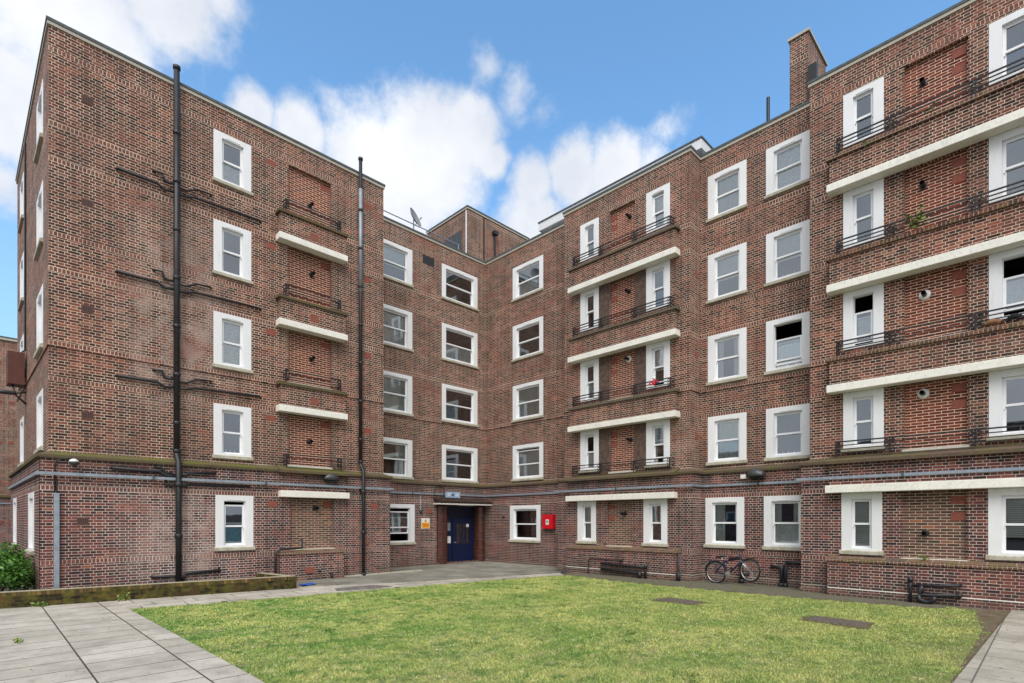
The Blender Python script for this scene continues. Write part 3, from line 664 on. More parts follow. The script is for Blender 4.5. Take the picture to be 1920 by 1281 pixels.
# ---- entrance: glazed brown columns, blue door, tiled canopy
for x0, x1 in ((-3.08, -2.42), (-.64, -.19)):
    b = MB(); n = 10; cx = (x0+x1)/2; hw = (x1-x0)/2
    for j in range(7):
        z0 = -.02+j*.385; z1 = z0+.377
        poly = [(cx-hw, .55)]+[(cx-hw*math.cos(math.pi*i/n), .14-.26*math.sin(math.pi*i/n)) for i in range(n+1)]+[(cx+hw, .55)]
        b.prism([(x, y-.18) for x, y in poly], z0, z1)
    dc = b.build('door_column', 'dark_brown_tile', bld)
    q = MB()
    for j in range(1, 7): q.prism([(cx-hw*.99*math.cos(math.pi*i/n), -.04-.257*math.sin(math.pi*i/n)) for i in range(n+1)], -.024+j*.385, -.018+j*.385)
    q.build('joint', 'coping_stone', dc)
b = MB(); b.box(-2.42, -.64, .14, .2, -.02, 2.74); dfr = b.build('door_frame', 'dark_blue', bld)
b = MB(); b.box(-2.40, -2.0, .10, .14, 0.05, 2.1); b.build('side_panel', 'door_blue', dfr)
door = MB(); dx0, dx1 = -1.98, -.70
for q in ((dx0, dx1, .05, .95), (dx0, dx1, 1.88, 2.12), (dx0, dx0+.25, .95, 1.88), (dx1-.25, dx1, .95, 1.88)): door.box(q[0], q[1], .08, .135, q[2], q[3])
for x in (-1.5, -1.34, -1.18): door.box(x-.012, x+.012, .09, .12, .95, 1.88)
door = door.build('entrance_door', 'door_blue', bld)
MB().quad((dx0+.25, .115, .95), (dx1-.25, .115, .95), (dx1-.25, .115, 1.88), (dx0+.25, .115, 1.88)).build('pane', 'glass', door, normals=False)
MB().box(-1.90, -1.80, .03, .08, .98, 1.03).build('handle', 'chrome', door)
MB().box(-1.16, -1.0, .072, .079, 1.72, 1.86).build('notice', 'label_white', door)
MB().box(-2.33, -2.10, .085, .099, 1.55, 1.93).build('intercom', 'galvanised', dfr)
MB().box(-2.36, -2.08, .085, .099, .98, 1.30).build('notice', 'label_white', dfr)
b = MB(); b.box(-2.0, -.8, -.45, .2, -.02, .035); b.build('doorstep', 'sill_stone', bld)
# canopy
b = MB(); b.box(-3.28, -.185, -.68, -.182, 2.74, 2.80); can = b.build('door_canopy', 'cream', bld)
b = MB(); n = 17
for i in range(n):
    x = -3.25+i*(3.03/(n-1)); b.tube([(x, -.72, 2.85), (x, -.185, 3.02)], .052, 8)
    b.tube([(x+.09, -.70, 2.82), (x+.09, -.185, 2.98)], .04, 6)
b.build('pantiles', 'canopy_tile', can); MB().box(-2.0, -1.2, -.5, -.3, 2.705, 2.74).build('canopy_light', 'label_white', can)
# ---- drip: cable trunking following the ground-floor wall
tr = MB()
def seg(F, a0, a1, off, z=3.17):
    o_ = MB().box(0, abs(a1-a0), -off-.055, -off, z, z+.075).build('cable_trunking', 'galvanised', bld); place(o_, F, a0)
for q in ((FA1g, -16.63, -6.57, .10), (FA0g, -6.60, -.24, .002), (FB0g, -.24, -5.24, .002), (FB1g, -5.19, -11.22, .11), (FB2g, -11.10, -14.45, .002), (FB3g, -14.39, -24.0, .12)): seg(*q)
seg(('C', -16.55), 7.6, -1.94, .02)
MB().box(-.86, -.10, -11.2, -11.145, 3.17, 3.245).build('cable_trunking', 'galvanised', bld)
for F, a in ((FA1g, -14.2), (FA1g, -11.2), (FA1g, -7.9), (FA0g, -4.4), (FB1g, -8.2), (FB2g, -13.0), (FB3g, -16.9)):
    b = MB(); b.box(-.03, .03, -.18 if F in (FA1g, FB1g, FB3g) else -.062, -.0, 3.155, 3.262); o = b.build('trunking_joint', 'lead', bld); place(o, F, a)
# ---- roof structures
tw = MB(); tw.box(-1.13, 3.0, .0, 3.2, ZTOP+.05, 16.82); tw = tw.build('stair_tower', 'brick', bld)
MB().box(-1.18, 3.05, -.04, 3.25, 16.82, 16.90).build('coping', 'coping_stone', tw); MB().box(-1.20, 3.07, -.06, 3.27, 16.903, 16.96).build('roof_edge', 'lead', tw)
MB().box(-1.15, -1.128, .45, 1.75, 14.75, 15.95).build('roof_door', 'lamp_grey', tw)
MB().box(-1.145, -1.129, .06, .14, 14.7, 16.82).build('white_trim', 'white_paint', tw)
b = MB(); b.box(1.2, 3.6, -10.5, -2.43, 15.70, 16.06); b.box(1.35, 3.4, -10.3, -2.6, 14.2, 15.70); wr = b.build('plant_room', 'white_render', bld); MB().box(1.17, 3.65, -10.53, -2.40, 16.063, 16.12).build('roof_edge', 'lead', wr)
b = MB(); b.box(1.26, 1.36, -9.6, -9.2, 15.1, 15.6); b.build('vent_window', 'lamp_grey', wr)
ch = MB(); ch.box(.9, 2.75, -14.16, -13.62, 14.2, 17.42); ch = ch.build('chimney', 'brick', bld)
MB().box(.86, 2.8, -14.21, -13.57, 17.42, 17.50).build('coping', 'coping_stone', ch)
b = MB(); b.lathe((1.25, -13.85, 17.5), (0, 0, 1), [(.16, 0), (.15, .14), (.1, .18)], 14); b.build('chimney_pot', 'terracotta', ch, smooth=True)
MB().box(.80, .95, -14.42, -14.18, 14.4, 16.25).build('flue_duct', 'black_iron', ch)
b = MB(); b.tube([(.8, -12.99, 14.2), (.8, -12.99, 15.92)], .055, 10); b.build('roof_vent_pipe', 'black_iron', bld)
b = MB(); b.tube([(1.0, 1.5-1.3, 14.7), (1.0, .2, 15.2)], .05)
b = MB(); b.box(1.9, 1.98, -.06, -.02, 14.6, 16.4)
b = MB(); 
for z in (14.98,): b.tube([(-6.7, .12, z), (-1.55, .12, z)], .022, 6)
for x in (-6.2, -3.4, -1.6): b.tube([(x, .12, 14.6), (x, .12, 14.99)], .018, 6)
b.build('roof_rail', 'galvanised', bld)
b = MB(); b.tube([(.55, -.09, 14.72), (.55, -.09, 16.2)], .05, 8); b.box(.42, .68, -.22, -.02, 16.15, 16.32); b.build('rainwater_head', 'black_iron', bld)
b = MB(); b.tube([(-.12, -.03, 14.72), (-.12, -.03, 16.8)], .03, 6); b.build('rainwater_pipe', 'rail_iron', bld)
# ---------------------------------------------------------------- drainpipes (things on the wall)
def drainpipe(x, ztop, zbend, label, arms=True):
    root = empty('drainpipe', label, 'drainpipe', (x, YA, 0), group='tall cast iron drainpipes on the left wing')
    y = -.13; b = MB()
    pts = [(0, y, ztop), (0, y, zbend+.28), (0, y-.02, zbend+.16), (0.0, y-.2, zbend-.02), (0, y-.2, .0)]
    b.tube(pts[:2], .078 if arms else .062, 12); b.tube(pts[1:], .078 if arms else .062, 12)
    b.build('pipe', 'black_iron', root, smooth=True)
    r = .078 if arms else .062
    for z in [zbend+.3]+[zbend+1.1+i*1.38 for i in range(7)]+[ztop-.02]:
        if z < ztop+.01: MB().lathe((0, y, z), (0, 0, 1), [(r+.012, -.05), (r+.022, -.04), (r+.022, .04), (r+.010, .05)], 12).build('collar', 'black_iron', root, smooth=True)
    for z in (.1, 1.6, 3.05): MB().lathe((0, y-.2, z), (0, 0, 1), [(r+.014, -.06), (r+.026, -.05), (r+.026, .05), (r+.012, .06)], 12).build('collar', 'black_iron', root, smooth=True)
    if arms:
        for i in (2, 3, 4):
            z0 = [0, 0, 5.81, 8.61, 11.38][i]; y1 = -.07
            for pth, rr in (([(-1.38, 0, z0+.12), (-1.36, y1, z0+.12), (-.46, y1, z0+.11), (-.28, y1, z0+.01), (0, y, z0+.01)], .030),
                            ([(-.55, 0, z0+.44), (-.50, y1, z0+.44), (-.34, y1, z0+.44), (-.29, y1, z0+.28), (-.20, y1, z0+.25), (0, y, z0+.24)], .024),
                            ([(0, y, z0+.20), (.26, y1, z0+.21), (.52, y1, z0+.36), (.88, y1, z0+.38), (.92, 0, z0+.38)], .022),
                            ([(0, y, z0+.01), (.24, y1, z0+.02), (.46, y1, z0+.10), (2.30, y1, z0+.14), (2.35, 0, z0+.14)], .026)):
                q = MB(); q.tube(pth, rr*1.35, 8); q.build('branch_pipe', 'black_iron', root, smooth=True)
        for pth, rr in (([(-1.5, -.18, 3.43), (-1.5, -.24, 3.43), (-.45, -.24, 3.40), (-.28, -.25, 3.30), (0, -.3, 3.28)], .032),
                        ([(-.55, -.18, 3.52), (-.4, -.24, 3.52), (-.3, -.24, 3.38), (-.1, -.27, 3.33)], .026),
                        ([(0, -.3, 3.3), (.22, -.25, 3.34), (.28, -.25, 3.42), (1.0, -.24, 3.43)], .026),
                        ([(0, -.3, 3.06), (.2, -.25, 3.02), (.3, -.24, 3.09), (1.9, -.24, 3.09), (1.95, -.18, 3.09)], .028),
                        ([(-.3, -.24, 3.2), (-.3, -.24, 3.02), (0, -.3, 3.02)], .026),
                        ([(-.62, -.18, .48), (-.6, -.25, .48), (-.1, -.27, .46), (0, -.3, .4)], .03),
                        ([(1.1, -.18, .55), (1.06, -.25, .55), (.2, -.25, .52), (.1, -.28, .3)], .036),
                        ([(-1.35, -.18, .27), (-1.3, -.27, .27), (-.25, -.27, .26), (-.1, -.3, .15)], .036)):
            q = MB(); q.tube(pth, rr*1.35, 8); q.build('branch_pipe', 'black_iron', root, smooth=True)
    return root
drainpipe(-13.60, 14.98, 3.72, 'thick black drainpipe with side branches at every floor of the left wing')
p2 = drainpipe(-7.82, 15.1, 3.85, 'plain black drainpipe without branches beside the recessed corner, pale grey towards its top', False)
q = MB(); q.tube([(0, -.13, 10.3), (0, -.13, 14.0)], .0635, 12); q.build('pipe', 'galvanised', p2, smooth=True)['label'] = 'pale grey upper length of pipe'
# waste pipes low down
def pipes(label, F, a, paths, mat='black_iron'):
    root = empty('waste_pipe', label, 'waste pipe', group='black waste pipes near the ground'); place(root, F, a)
    for pth, r in paths:
        q = MB(); q.tube(pth, r, 8); q.build('pipe', mat, root, smooth=True)
        for e in (pth[0], pth[-1]): pass
    return root
pipes('bent black waste pipe running over the planter of the left wing', ('A', -2.38), -10.05, [
    ([(.0, .28, 1.42), (0, .22, 1.40), (.0, .2, 1.14), (-.3, .1, 1.12), (-.75, .0, 1.12), (-.86, 0, 1.07), (-.93, .02, 1.0), (-.93, .02, .0)], .035), ([(.5, .02, .35), (.5, -.06, .35)], .04), ([(.9, .02, .22), (.9, -.08, .22), (.9, -.09, .1)], .04)])
pipes('two parallel black waste pipes on the brick planter left of the bicycle', ('B', -1.09), -7.1, [
    ([(0, -.03, 0), (0, -.03, .56), (.04, -.03, .58), (1.42, -.03, .585), (1.46, .02, .585)], .018),
    ([(.62, .02, .43), (.62, -.06, .43), (2.45, -.07, .40), (2.5, -.07, .3), (2.5, -.07, .02)], .048),
    ([(.62, .02, .24), (.62, -.06, .24), (2.2, -.08, .19), (2.28, -.09, .1), (2.28, -.09, .02)], .048),
    ([(2.28, -.09, .24), (2.28, -.09, .0)], .075), ([(2.5, -.07, .5), (2.5, -.07, .36)], .065), ([(1.47, .02, .585), (1.47, -.06, .58)], .05)])
pipes('short black waste pipe standing behind the bicycle', ('B', -.03), -12.45, [([(0, .02, .62), (0, -.08, .6), (.05, -.1, .5), (.05, -.1, 0)], .05), ([(.25, .02, .35), (.22, -.1, .33), (.05, -.1, .2)], .04), ([(.05, -.1, .14), (.05, -.1, 0)], .09)])
pipes('pair of upright black waste pipes between the bicycle and the projecting bay', ('B', -.03), -13.4, [
    ([(0, .02, .64), (.02, -.08, .62), (.3, -.09, .59), (.33, -.1, .5), (.30, -.1, .03)], .045), ([(1.0, .02, .75), (.95, -.09, .76), (.45, -.09, .76), (.42, -.1, .68), (.43, -.1, .03)], .05),
    ([(.30, -.1, .12), (.30, -.1, -.02)], .075), ([(.43, -.1, .12), (.43, -.1, -.02)], .075)])
pipes('black waste pipes with a trap at the foot of the projecting bay at the right', ('B', -1.14), -17.1, [
    ([(.0, -.07, .64), (0, -.07, .0)], .036), ([(.0, -.07, .62), (0, -.07, .52)], .055),
    ([(.95, .02, .50), (.93, -.08, .50), (.05, -.08, .42)], .040), ([(.95, .02, .27), (.93, -.08, .27), (.4, -.09, .22), (.2, -.1, .22), (.2, -.1, .40)], .048),
    ([(.94, -.02, .27), (.94, -.12, .27)], .062), ([(.17, -.1, .22), (.18, -.1, .1), (.32, -.1, .04), (.46, -.1, .1), (.48, -.1, .2)], .06), ([(.22, -.09, .44), (.22, -.09, .25)], .055)])
pipes('thin black pipe standing against the end of the planter left of the bicycle', ('A', -10.72), -.99, [([(-.02, -.05, .95), (-.02, -.05, .3), (-.02, -.05, .0)], .035), ([(-.02, -.05, .3), (-.02, -.05, 0)], .06)])
# ---------------------------------------------------------------- lamps, signs, boxes
def floodlight(F, a, z, label):
    r = empty('wall_lamp', label, 'wall lamp', group='grey bulkhead lamps on the walls'); place(r, F, a, z)
    b = MB(); prof = []
    rings = []
    for i in range(9):
        t = i/8; x = -.27+.54*t; hh = .19*math.sin(math.pi*(.12+.76*t))**.7*(1.1-.25*abs(t-.45)); dd = .16*math.sin(math.pi*(.1+.8*t))**.6
        rings.append([(x, -.17-dd*1.2*math.cos(q), (hh*1.25*math.sin(q) if math.sin(q) > 0 else hh*.12*math.sin(q))) for q in [2*math.pi*j/14 for j in range(14)]])
    b.ring_tube(rings); b.build('lamp_hood', 'lamp_grey', r, smooth=True)
    MB().box(-.20, .20, -.24, -.06, -.075, -.045).build('lens', 'car_glass', r); MB().box(-.05, .05, -.08, 0, -.05, .05).build('bracket', 'black_iron', r)
    MB().box(-.52, -.36, -.09, 0, -.05, .08).build('junction_box', 'label_white', r, bevel=.008); b = MB(); b.tube([(-.52, -.03, 0), (-.4, -.03, 0)], .018); b.build('cable', 'black_iron', r)
floodlight(FA1g, -9.05, 3.43, 'grey hooded lamp beside the blank panel of the left wing'); floodlight(FB2g, -12.98, 3.43, 'grey hooded lamp above the two ground-floor windows behind the bicycle')
r = empty('wall_lamp', 'small dark swan-neck lamp with a white dome near the left corner of the block', 'wall lamp'); place(r, FA1g, -16.15, 3.52)
b = MB(); b.tube([(-.12, -.02, -.75), (-.12, -.03, -.1), (-.08, -.05, .03), (.04, -.06, .08), (.16, -.12, .06)], .016); b.build('arm', 'black_iron', r, smooth=True)
b = MB(); b.lathe((.24, -.16, -.02), (0, 0, 1), [(.03, .07), (.075, .055), (.105, .0), (.07, -.06), (.02, -.08)], 14); b.build('lamp_head', 'lamp_grey', r, smooth=True)
b = MB(); b.lathe((.24, -.16, 0), (0, 0, 1), [(.108, -.005), (.09, .04), (.04, .072), (.01, .078)], 14); b.build('dome', 'label_white', r, smooth=True)
r = empty('cable_duct', 'tall pale grey metal duct standing against the wall near the left corner', 'cable duct'); place(r, FA1g, -16.235, 0)
MB().box(-.055, .055, -.09, 0, .0, 2.72).build('duct', 'galvanised', r, bevel=.01)
b = MB(); b.tube([(0, -.03, 2.7), (0, -.03, 3.1)], .014); b.build('cable', 'black_iron', r)
# yellow warning sign by the door
r = empty('warning_sign', 'white and yellow warning sign on the wall left of the blue door', 'sign'); place(r, FA0g, -3.70, 1.9)
MB().box(-.22, .22, -.02, -.002, -.225, .225).build('board', 'label_white', r)
MB().box(-.195, .195, -.024, -.0205, -.205, .03).build('yellow_panel', 'yellow_print', r)
b = MB(); b.add([(-.085, -.024, .055), (.085, -.024, .055), (0, -.024, .20), (-.085, -.021, .055), (.085, -.021, .055), (0, -.021, .20)], [(0, 1, 2), (3, 5, 4), (0, 3, 4, 1), (1, 4, 5, 2), (2, 5, 3, 0)]); b.build('triangle', 'yellow_print', r)
MB().box(-.012, .012, -.028, -.0245, .085, .15).build('mark', 'print_dark', r)
for z in (-.03, -.075, -.12): MB().box(-.15, .15, -.027, -.0245, z-.008, z+.008).build('text_line', 'red_paint', r)
# blue-and-white name plate over the canopy
r = empty('name_plate', 'pale blue name plate above the tiled door canopy', 'sign'); place(r, FA0g, -2.22, 3.16)
MB().box(-.44, .40, -.10, -.062, -.10, .17).build('board', 'sign_blue', r)
b = MB(); b.lathe((-.02, -.101, .03), (0, -1, 0), [(.06, 0), (.06, .004), (0.001, .004)], 14); b.build('emblem', 'print_dark', r)
for x0, x1, z in ((-.34, -.14, .08), (-.34, -.18, .0), (.12, .34, .08), (.12, .30, 0)): MB().box(x0, x1, -.104, -.1005, z-.018, z+.018).build('text_line', 'label_white', r)
r = empty('cable_loop', 'black cable loop hanging above the left end of the door canopy', 'cable'); place(r, FA0g, -3.0, 3.25)
b = MB(); b.tube([(.3*math.cos(t)*.95, -.08, .28*math.sin(t)+.08) for t in [R(-60)+R(300)*i/16 for i in range(17)]], .014, 6); b.build('cable', 'black_iron', r, smooth=True)
r = empty('door_camera', 'small grey sensor on a thin cable right of the open window by the sign', 'sensor'); place(r, FA0g, -3.95, 2.42)
b = MB(); b.lathe((0, -.0, 0), (0, -1, 0), [(.07, 0), (.075, .05), (.04, .09), (.01, .1)], 12); b.build('housing', 'lamp_grey', r, smooth=True); b = MB(); b.tube([(0, -.01, .05), (0, -.01, .75)], .01, 6); b.build('cable', 'label_white', r)
# red fire box
r = empty('fire_box', 'bright red metal box with a pale emblem on the wall right of the door', 'fire box'); place(r, FB0g, -4.38, 1.98)
MB().box(-.30, .30, -.20, 0, -.31, .30).build('cabinet', 'red_paint', r, bevel=.012); MB().box(-.285, .285, -.212, -.201, -.295, .285).build('cabinet_door', 'red_paint', r)
MB().box(-.085, .085, -.217, -.2125, -.13, .09).build('plate', 'label_white', r)
b = MB(); b.lathe((0, -.2175, .0), (0, -1, 0), [(.05, 0), (.05, .003), (.02, .003)], 14); b.build('emblem', 'pale_green', r)
r = empty('outlet_cowl', 'small black cowl on the wall between the door and the corner window', 'wall fitting'); place(r, FB0g, -1.50, 2.2)
b = MB(); b.lathe((0, 0, 0), (0, -1, 0), [(.05, 0), (.05, .06), (.03, .09)], 10); b.build('cap', 'black_iron', r)
# box and lamp on the left side wall
r = empty('alarm_box', 'rust brown box with a white back fixed high on the left side wall', 'metal box'); place(r, ('C', -16.37), 4.1, 6.45)
MB().box(-.30, .30, -.46, -.05, -.05, 1.0).build('cabinet', 'rust_box', r, bevel=.01); MB().box(-.315, -.303, -.44, -.07, -.02, .97).build('back_plate', 'label_white', r)
MB().box(-.2, .2, -.05, 0, .3, .5).build('bracket', 'black_iron', r)
b = MB(); b.tube([(.1, -.14, 1.0), (.1, -.03, 1.15), (.1, -.03, 7.9)], .03, 6); b.build('cable_pipe', 'rail_iron', r)
r = empty('street_lamp', 'dark lamp on a bracket under the rust brown box on the left side wall', 'wall lamp'); place(r, ('C', -16.37), 3.9, 6.1)
b = MB(); b.tube([(0, 0, -.3), (0, -.25, -.05), (0, -.35, .3)], .03, 6); b.tube([(0, 0, .1), (0, -.3, .02)], .03, 6); b.build('bracket', 'black_iron', r, smooth=True)
b = MB(); b.ring_tube([[(.10*s_*math.cos(q), -.25-.62*t, .02+.07*s_*math.sin(q)) for q in [2*math.pi*j/10 for j in range(10)]] for t, s_ in ((0, .5), (.1, .9), (.5, 1), (.9, .8), (1, .3))]); b.build('lamp_head', 'lamp_grey', r, smooth=True)
# satellite dish
r = empty('satellite_dish', 'grey satellite dish behind the roof rail of the left wing', 'satellite dish', (-3.95, .35, 14.6), R(15))
ax = Vector((.16, -.90, .40)).normalized()
b = MB(); t1 = ax.cross(Vector((0, 0, 1))).normalized(); t2 = ax.cross(t1)
rings = [[Vector((0, 0, .78))+ax*(.12*(q_*q_))+(t1*math.cos(a)*.36+t2*math.sin(a)*.44)*q_ for a in [2*math.pi*j/24 for j in range(24)]] for q_ in (.02, .35, .65, .88, 1., 1.02)]
rings += [[p-ax*.015 for p in rings[-1]], [p-ax*.02 for p in rings[2]], [p-ax*.02 for p in rings[0]]]
b.ring_tube(rings); b.build('dish', 'dish_grey', r, smooth=True)
b = MB(); b.tube([(0, 0, 0), (0, 0, .75)], .025); b.build('mast', 'galvanised', r)
b = MB(); b.tube([Vector((0, 0, .40)), Vector((0, 0, .56))+ax*.38], .009); b.tube([Vector((0, 0, .55))+ax*.36, Vector((0, 0, .58))+ax*.44], .03); b.build('feed_arm', 'galvanised', r)
# ---------------------------------------------------------------- ground
def poly(name, pts, z, mat, th=0., sub=None):
    b = MB()
    if th: b.prism(pts, z-th, z)
    else: b.add([(x, y, z) for x, y in pts], [tuple(range(len(pts)))])
    return struct(b.build(name, mat))
b = MB(); b.quad((-300, -300, -.02), (300, -300, -.02), (300, 300, -.02), (-300, 300, -.02)); struct(b.build('ground', 'asphalt'))
lawn_pts = [(-15.06, -26), (-15.08, -12.66), (-15.12, -9), (-15.20, -4.62), (-13.6, -4.95), (-11.5, -5.31), (-9.4, -5.50), (-7.26, -5.82), (-4.7, -6.25), (-2.5, -6.72), (-2.25, -7.4), (-2.5, -9.5), (-2.48, -11.86), (-2.45, -13.8), (-2.36, -15.68), (-2.1, -17.1), (-1.6, -18.35), (-4.4, -18.68), (-8.9, -18.70), (-11.5, -18.72), (-11.5, -26)]
poly('lawn', lawn_pts, 0., 'lawn')
poly('soil_edge', [(-2.75, -6.6), (-.1, -6.2), (-.1, -19.0), (-11.6, -19.0), (-11.6, -18.4), (-2.9, -18.2)], -.006, 'soil')
poly('wall_strip', [(-2.15, -7.0), (.2, -6.6), (.2, -18.9), (-1.0, -18.75), (-2.0, -17.0), (-2.3, -14.0), (-2.35, -9.5)], .008, 'wall_strip', .03)
poly('right_path', [(-1.05, -18.95), (-1.05, -26), (-12, -26), (-12, -18.74), (-9.0, -18.74)], .035, 'right_path', .06)
poly('paving', [(-15.20, -4.70), (-15.10, -12), (-15.06, -26), (-26, -26), (-26, -1.0), (-17.3, -2.2), (-15.2, -2.6)], .03, 'paving', .06)
poly('path', [(-15.2, -2.55), (-15.2, -4.72), (-13.6, -5.05), (-11.5, -5.38), (-9.4, -5.6), (-7.26, -5.9), (-4.7, -6.32), (-2.3, -6.85), (-1.9, -6.3), (-4.2, -5.75), (-7.5, -4.9), (-10.0, -3.9), (-10.6, -3.2)], .034, 'path_slabs', .06)
poly('entrance_apron', [(-10.9, -3.3), (-10.6, -2.0), (-6.4, -2.0), (-6.4, -.1), (0, -.1), (-.1, -5.2), (-2.0, -5.35), (-1.6, -6.15), (-4.2, -5.8), (-7.5, -4.95), (-10.0, -3.95)], .06, 'apron', .1)
poly('raised_slab', [(-2.6, -5.1), (-.3, -4.0), (-.3, -5.05), (-2.0, -5.2)], .085, 'apron', .03)
poly('flower_bed', [(-17.4, -2.6), (-10.9, -3.7), (-10.9, -1.9), (-16.6, -1.9), (-17.2, 2), (-26, 2), (-26, -1.4)], .045, 'soil', .05)
poly('gravel_patch', [(-10.2, -4.75), (-8.9, -4.75), (-8.7, -5.5), (-9.3, -5.58), (-10.4, -5.3)], .045, 'gravel', .02)
# ledge stones where apron meets the left wing
b = MB(); b.box(-10.7, -5.3, -2.22, -2.05, .0, .10); struct(b.build('kerb', 'sill_stone'))
# low garden wall
gw = empty('garden_wall', 'low mossy yellow-brown brick wall in front of the left wing', 'wall', (-17.3, -2.74, 0))
def wseg(p0, p1, th, h, name):
    e = (Vector(p1)-Vector(p0)); n = Vector((-e.y, e.x)).normalized()*th
    b = MB(); N_ = max(2, int(e.length/.35)); rr = random.Random(5)
    pl = [p0, p1, (p1[0]+n.x, p1[1]+n.y), (p0[0]+n.x, p0[1]+n.y)]
    b.prism([(x+17.3, y+2.74) for x, y in pl], -.05, h); return b.build(name, 'garden', gw, bevel=.012)
wseg((-21.5, -2.0), (-10.95, -3.87), .225, .40, 'front_wall'); wseg((-10.95, -3.862), (-11.25, -2.04), .225, .402, 'return_wall')
# covers in the lawn
def cover(label, cx, cy, w_, h_, rz, z=.03, name='drain_cover'):
    r = empty(name, label, 'drain cover', (cx, cy, 0), rz, 'iron drain covers set in the ground')
    MB().box(-w_/2, w_/2, -h_/2, h_/2, -.02, z).build('lid', 'cover', r, bevel=.006)
    b = MB(); e = .05
    for q in ((-w_/2-e, w_/2+e, -h_/2-e, -h_/2-.004), (-w_/2-e, w_/2+e, h_/2+.004, h_/2+e), (-w_/2-e, -w_/2-.004, -h_/2, h_/2), (w_/2+.004, w_/2+e, -h_/2, h_/2)): b.box(*q, -.02, z-.008)
    b.build('rim', 'soil', r)
def patch(cx, cy, rx, ry, seed):
    rr = random.Random(seed); pts = []
    for i in range(26): a = 2*math.pi*i/26; k_ = rr.uniform(.80, 1.28); pts.append((cx+rx*k_*math.copysign(abs(math.cos(a))**.6, math.cos(a)), cy+ry*k_*math.copysign(abs(math.sin(a))**.6, math.sin(a))))
    poly('bare_soil', pts, .010+seed*.001, 'soil')
patch(-5.15, -13.0, .40, .62, 1); patch(-5.40, -16.55, .40, .64, 2)
cover('iron drain cover in the middle of the lawn, in front of the bicycle', -5.15, -13.0, .62, .98, R(-4)); cover('iron drain cover in the lawn nearest the right-hand path', -5.40, -16.55, .60, 1.02, R(-3)); cover('very small dark drain cover on the strip beside the right bay', -1.75, -16.7, .22, .35, 0, .02)
r = empty('plastic_sheet', 'bright blue plastic sheet on the paving at the end of the low wall', 'plastic sheet', (-10.45, -3.45, .06))
b = MB(); rr = random.Random(2); g = [[(x*.075-.22, y*.09-.2, .012+.03*rr.random()) for x in range(7)] for y in range(5)]
for j in range(4):
    for i in range(6): b.quad(g[j][i], g[j][i+1], g[j+1][i+1], g[j+1][i])
o = b.build('sheet', 'plastic_blue', r, smooth=True, normals=False); o.modifiers.new('s', 'SOLIDIFY').thickness = .01
# ---------------------------------------------------------------- grass blades (one mass)
from math import pi
rng = np.random.default_rng(4)
def inside(px, py, poly_):
    c = np.zeros(len(px), bool); n = len(poly_); j = n-1
    for i in range(n):
        xi, yi = poly_[i]; xj, yj = poly_[j]
        c ^= ((yi > py) != (yj > py)) & (px < (xj-xi)*(py-yi)/(yj-yi+1e-12)+xi); j = i
    return c
def blades(n, bounds, near=None):
    x = rng.uniform(bounds[0], bounds[1], n); y = rng.uniform(bounds[2], bounds[3], n)
    # ragged lawn edge
    e = .07*np.sin(x*9)+.06*np.sin(y*11+1)+.05*np.sin(x*23+y*17)
    m_ = inside(x+e, y+e, lawn_pts)
    d = np.hypot(x+17.624, y+19.634); m_ &= rng.random(n) < np.clip(11/np.maximum(d, 1), .28, 1)**1.1
    for cx, cy, a_, b_ in ((-5.15, -13.0, .36, .56), (-5.40, -16.55, .36, .58)): m_ &= ~((abs(x-cx) < a_) & (abs(y-cy) < b_))
    # worn earth towards the right-hand path
    w_ = (y+18.75)/1.3+.35*np.sin(x*2.1)+.25*np.sin(x*5.3+y*3); m_ &= ~((rng.random(n) > np.clip(w_+.25, .12, 1)) & (x > -13))
    # thin patches
    th = np.sin(x*1.7+np.sin(y*2.3)*1.5)*np.sin(y*1.9+x*.7); m_ &= ~((th > .70) & (rng.random(n) < .6))
    return x[m_], y[m_], d[m_]
x, y, d = blades(900000, (-15.3, -1.5, -18.9, -4.4))
n = len(x); print('blades', n)
h = rng.uniform(.010, .034, n)*(1+.35*np.sin(x*3.1)*np.sin(y*2.7)); wd = rng.uniform(.0025, .0045, n)*np.clip(d/8, 1, 2.6); an = rng.uniform(0, 2*pi, n); le = rng.uniform(.01, .05, n); la = rng.uniform(0, 2*pi, n)
V = np.zeros((n, 3, 3), np.float32)
V[:, 0] = np.stack([x-np.cos(an)*wd, y-np.sin(an)*wd, np.zeros(n)], 1); V[:, 1] = np.stack([x+np.cos(an)*wd, y+np.sin(an)*wd, np.zeros(n)], 1)
V[:, 2] = np.stack([x+np.cos(la)*le, y+np.sin(la)*le, h], 1)
me = bpy.data.meshes.new('grass'); me.vertices.add(3*n); me.vertices.foreach_set('co', V.reshape(-1))
me.loops.add(3*n); me.loops.foreach_set('vertex_index', np.arange(3*n, dtype=np.int32)); me.polygons.add(n)
me.polygons.foreach_set('loop_start', np.arange(0, 3*n, 3, dtype=np.int32)); me.update(calc_edges=True); me.validate()
me.materials.append(M['blade']); go = bpy.data.objects.new('grass', me); COL.objects.link(go)
tag(go, 'short patchy green and straw-coloured lawn grass', 'grass', kind='stuff')
x, y, d = blades(15000, (-15.3, -2.5, -18.6, -4.8)); keep = (np.sin(x*1.3+1)*np.sin(y*1.1)+rng.normal(0, .35, len(x))) > .45; x, y = x[keep], y[keep]
q = MB(); rr = random.Random(11)
for i in range(len(x)):
    a = rr.uniform(0, 6.28); s_ = rr.uniform(.007, .016); z = rr.uniform(.02, .035); t_ = rr.uniform(-.4, .4)
    q.v += [(x[i]+s_*math.cos(a+k_*1.571), y[i]+s_*math.sin(a+k_*1.571), z+s_*t_*(1 if k_ in (0, 1) else -1)) for k_ in range(4)]; n0 = len(q.v)-4; q.f.append((n0, n0+1, n0+2, n0+3))
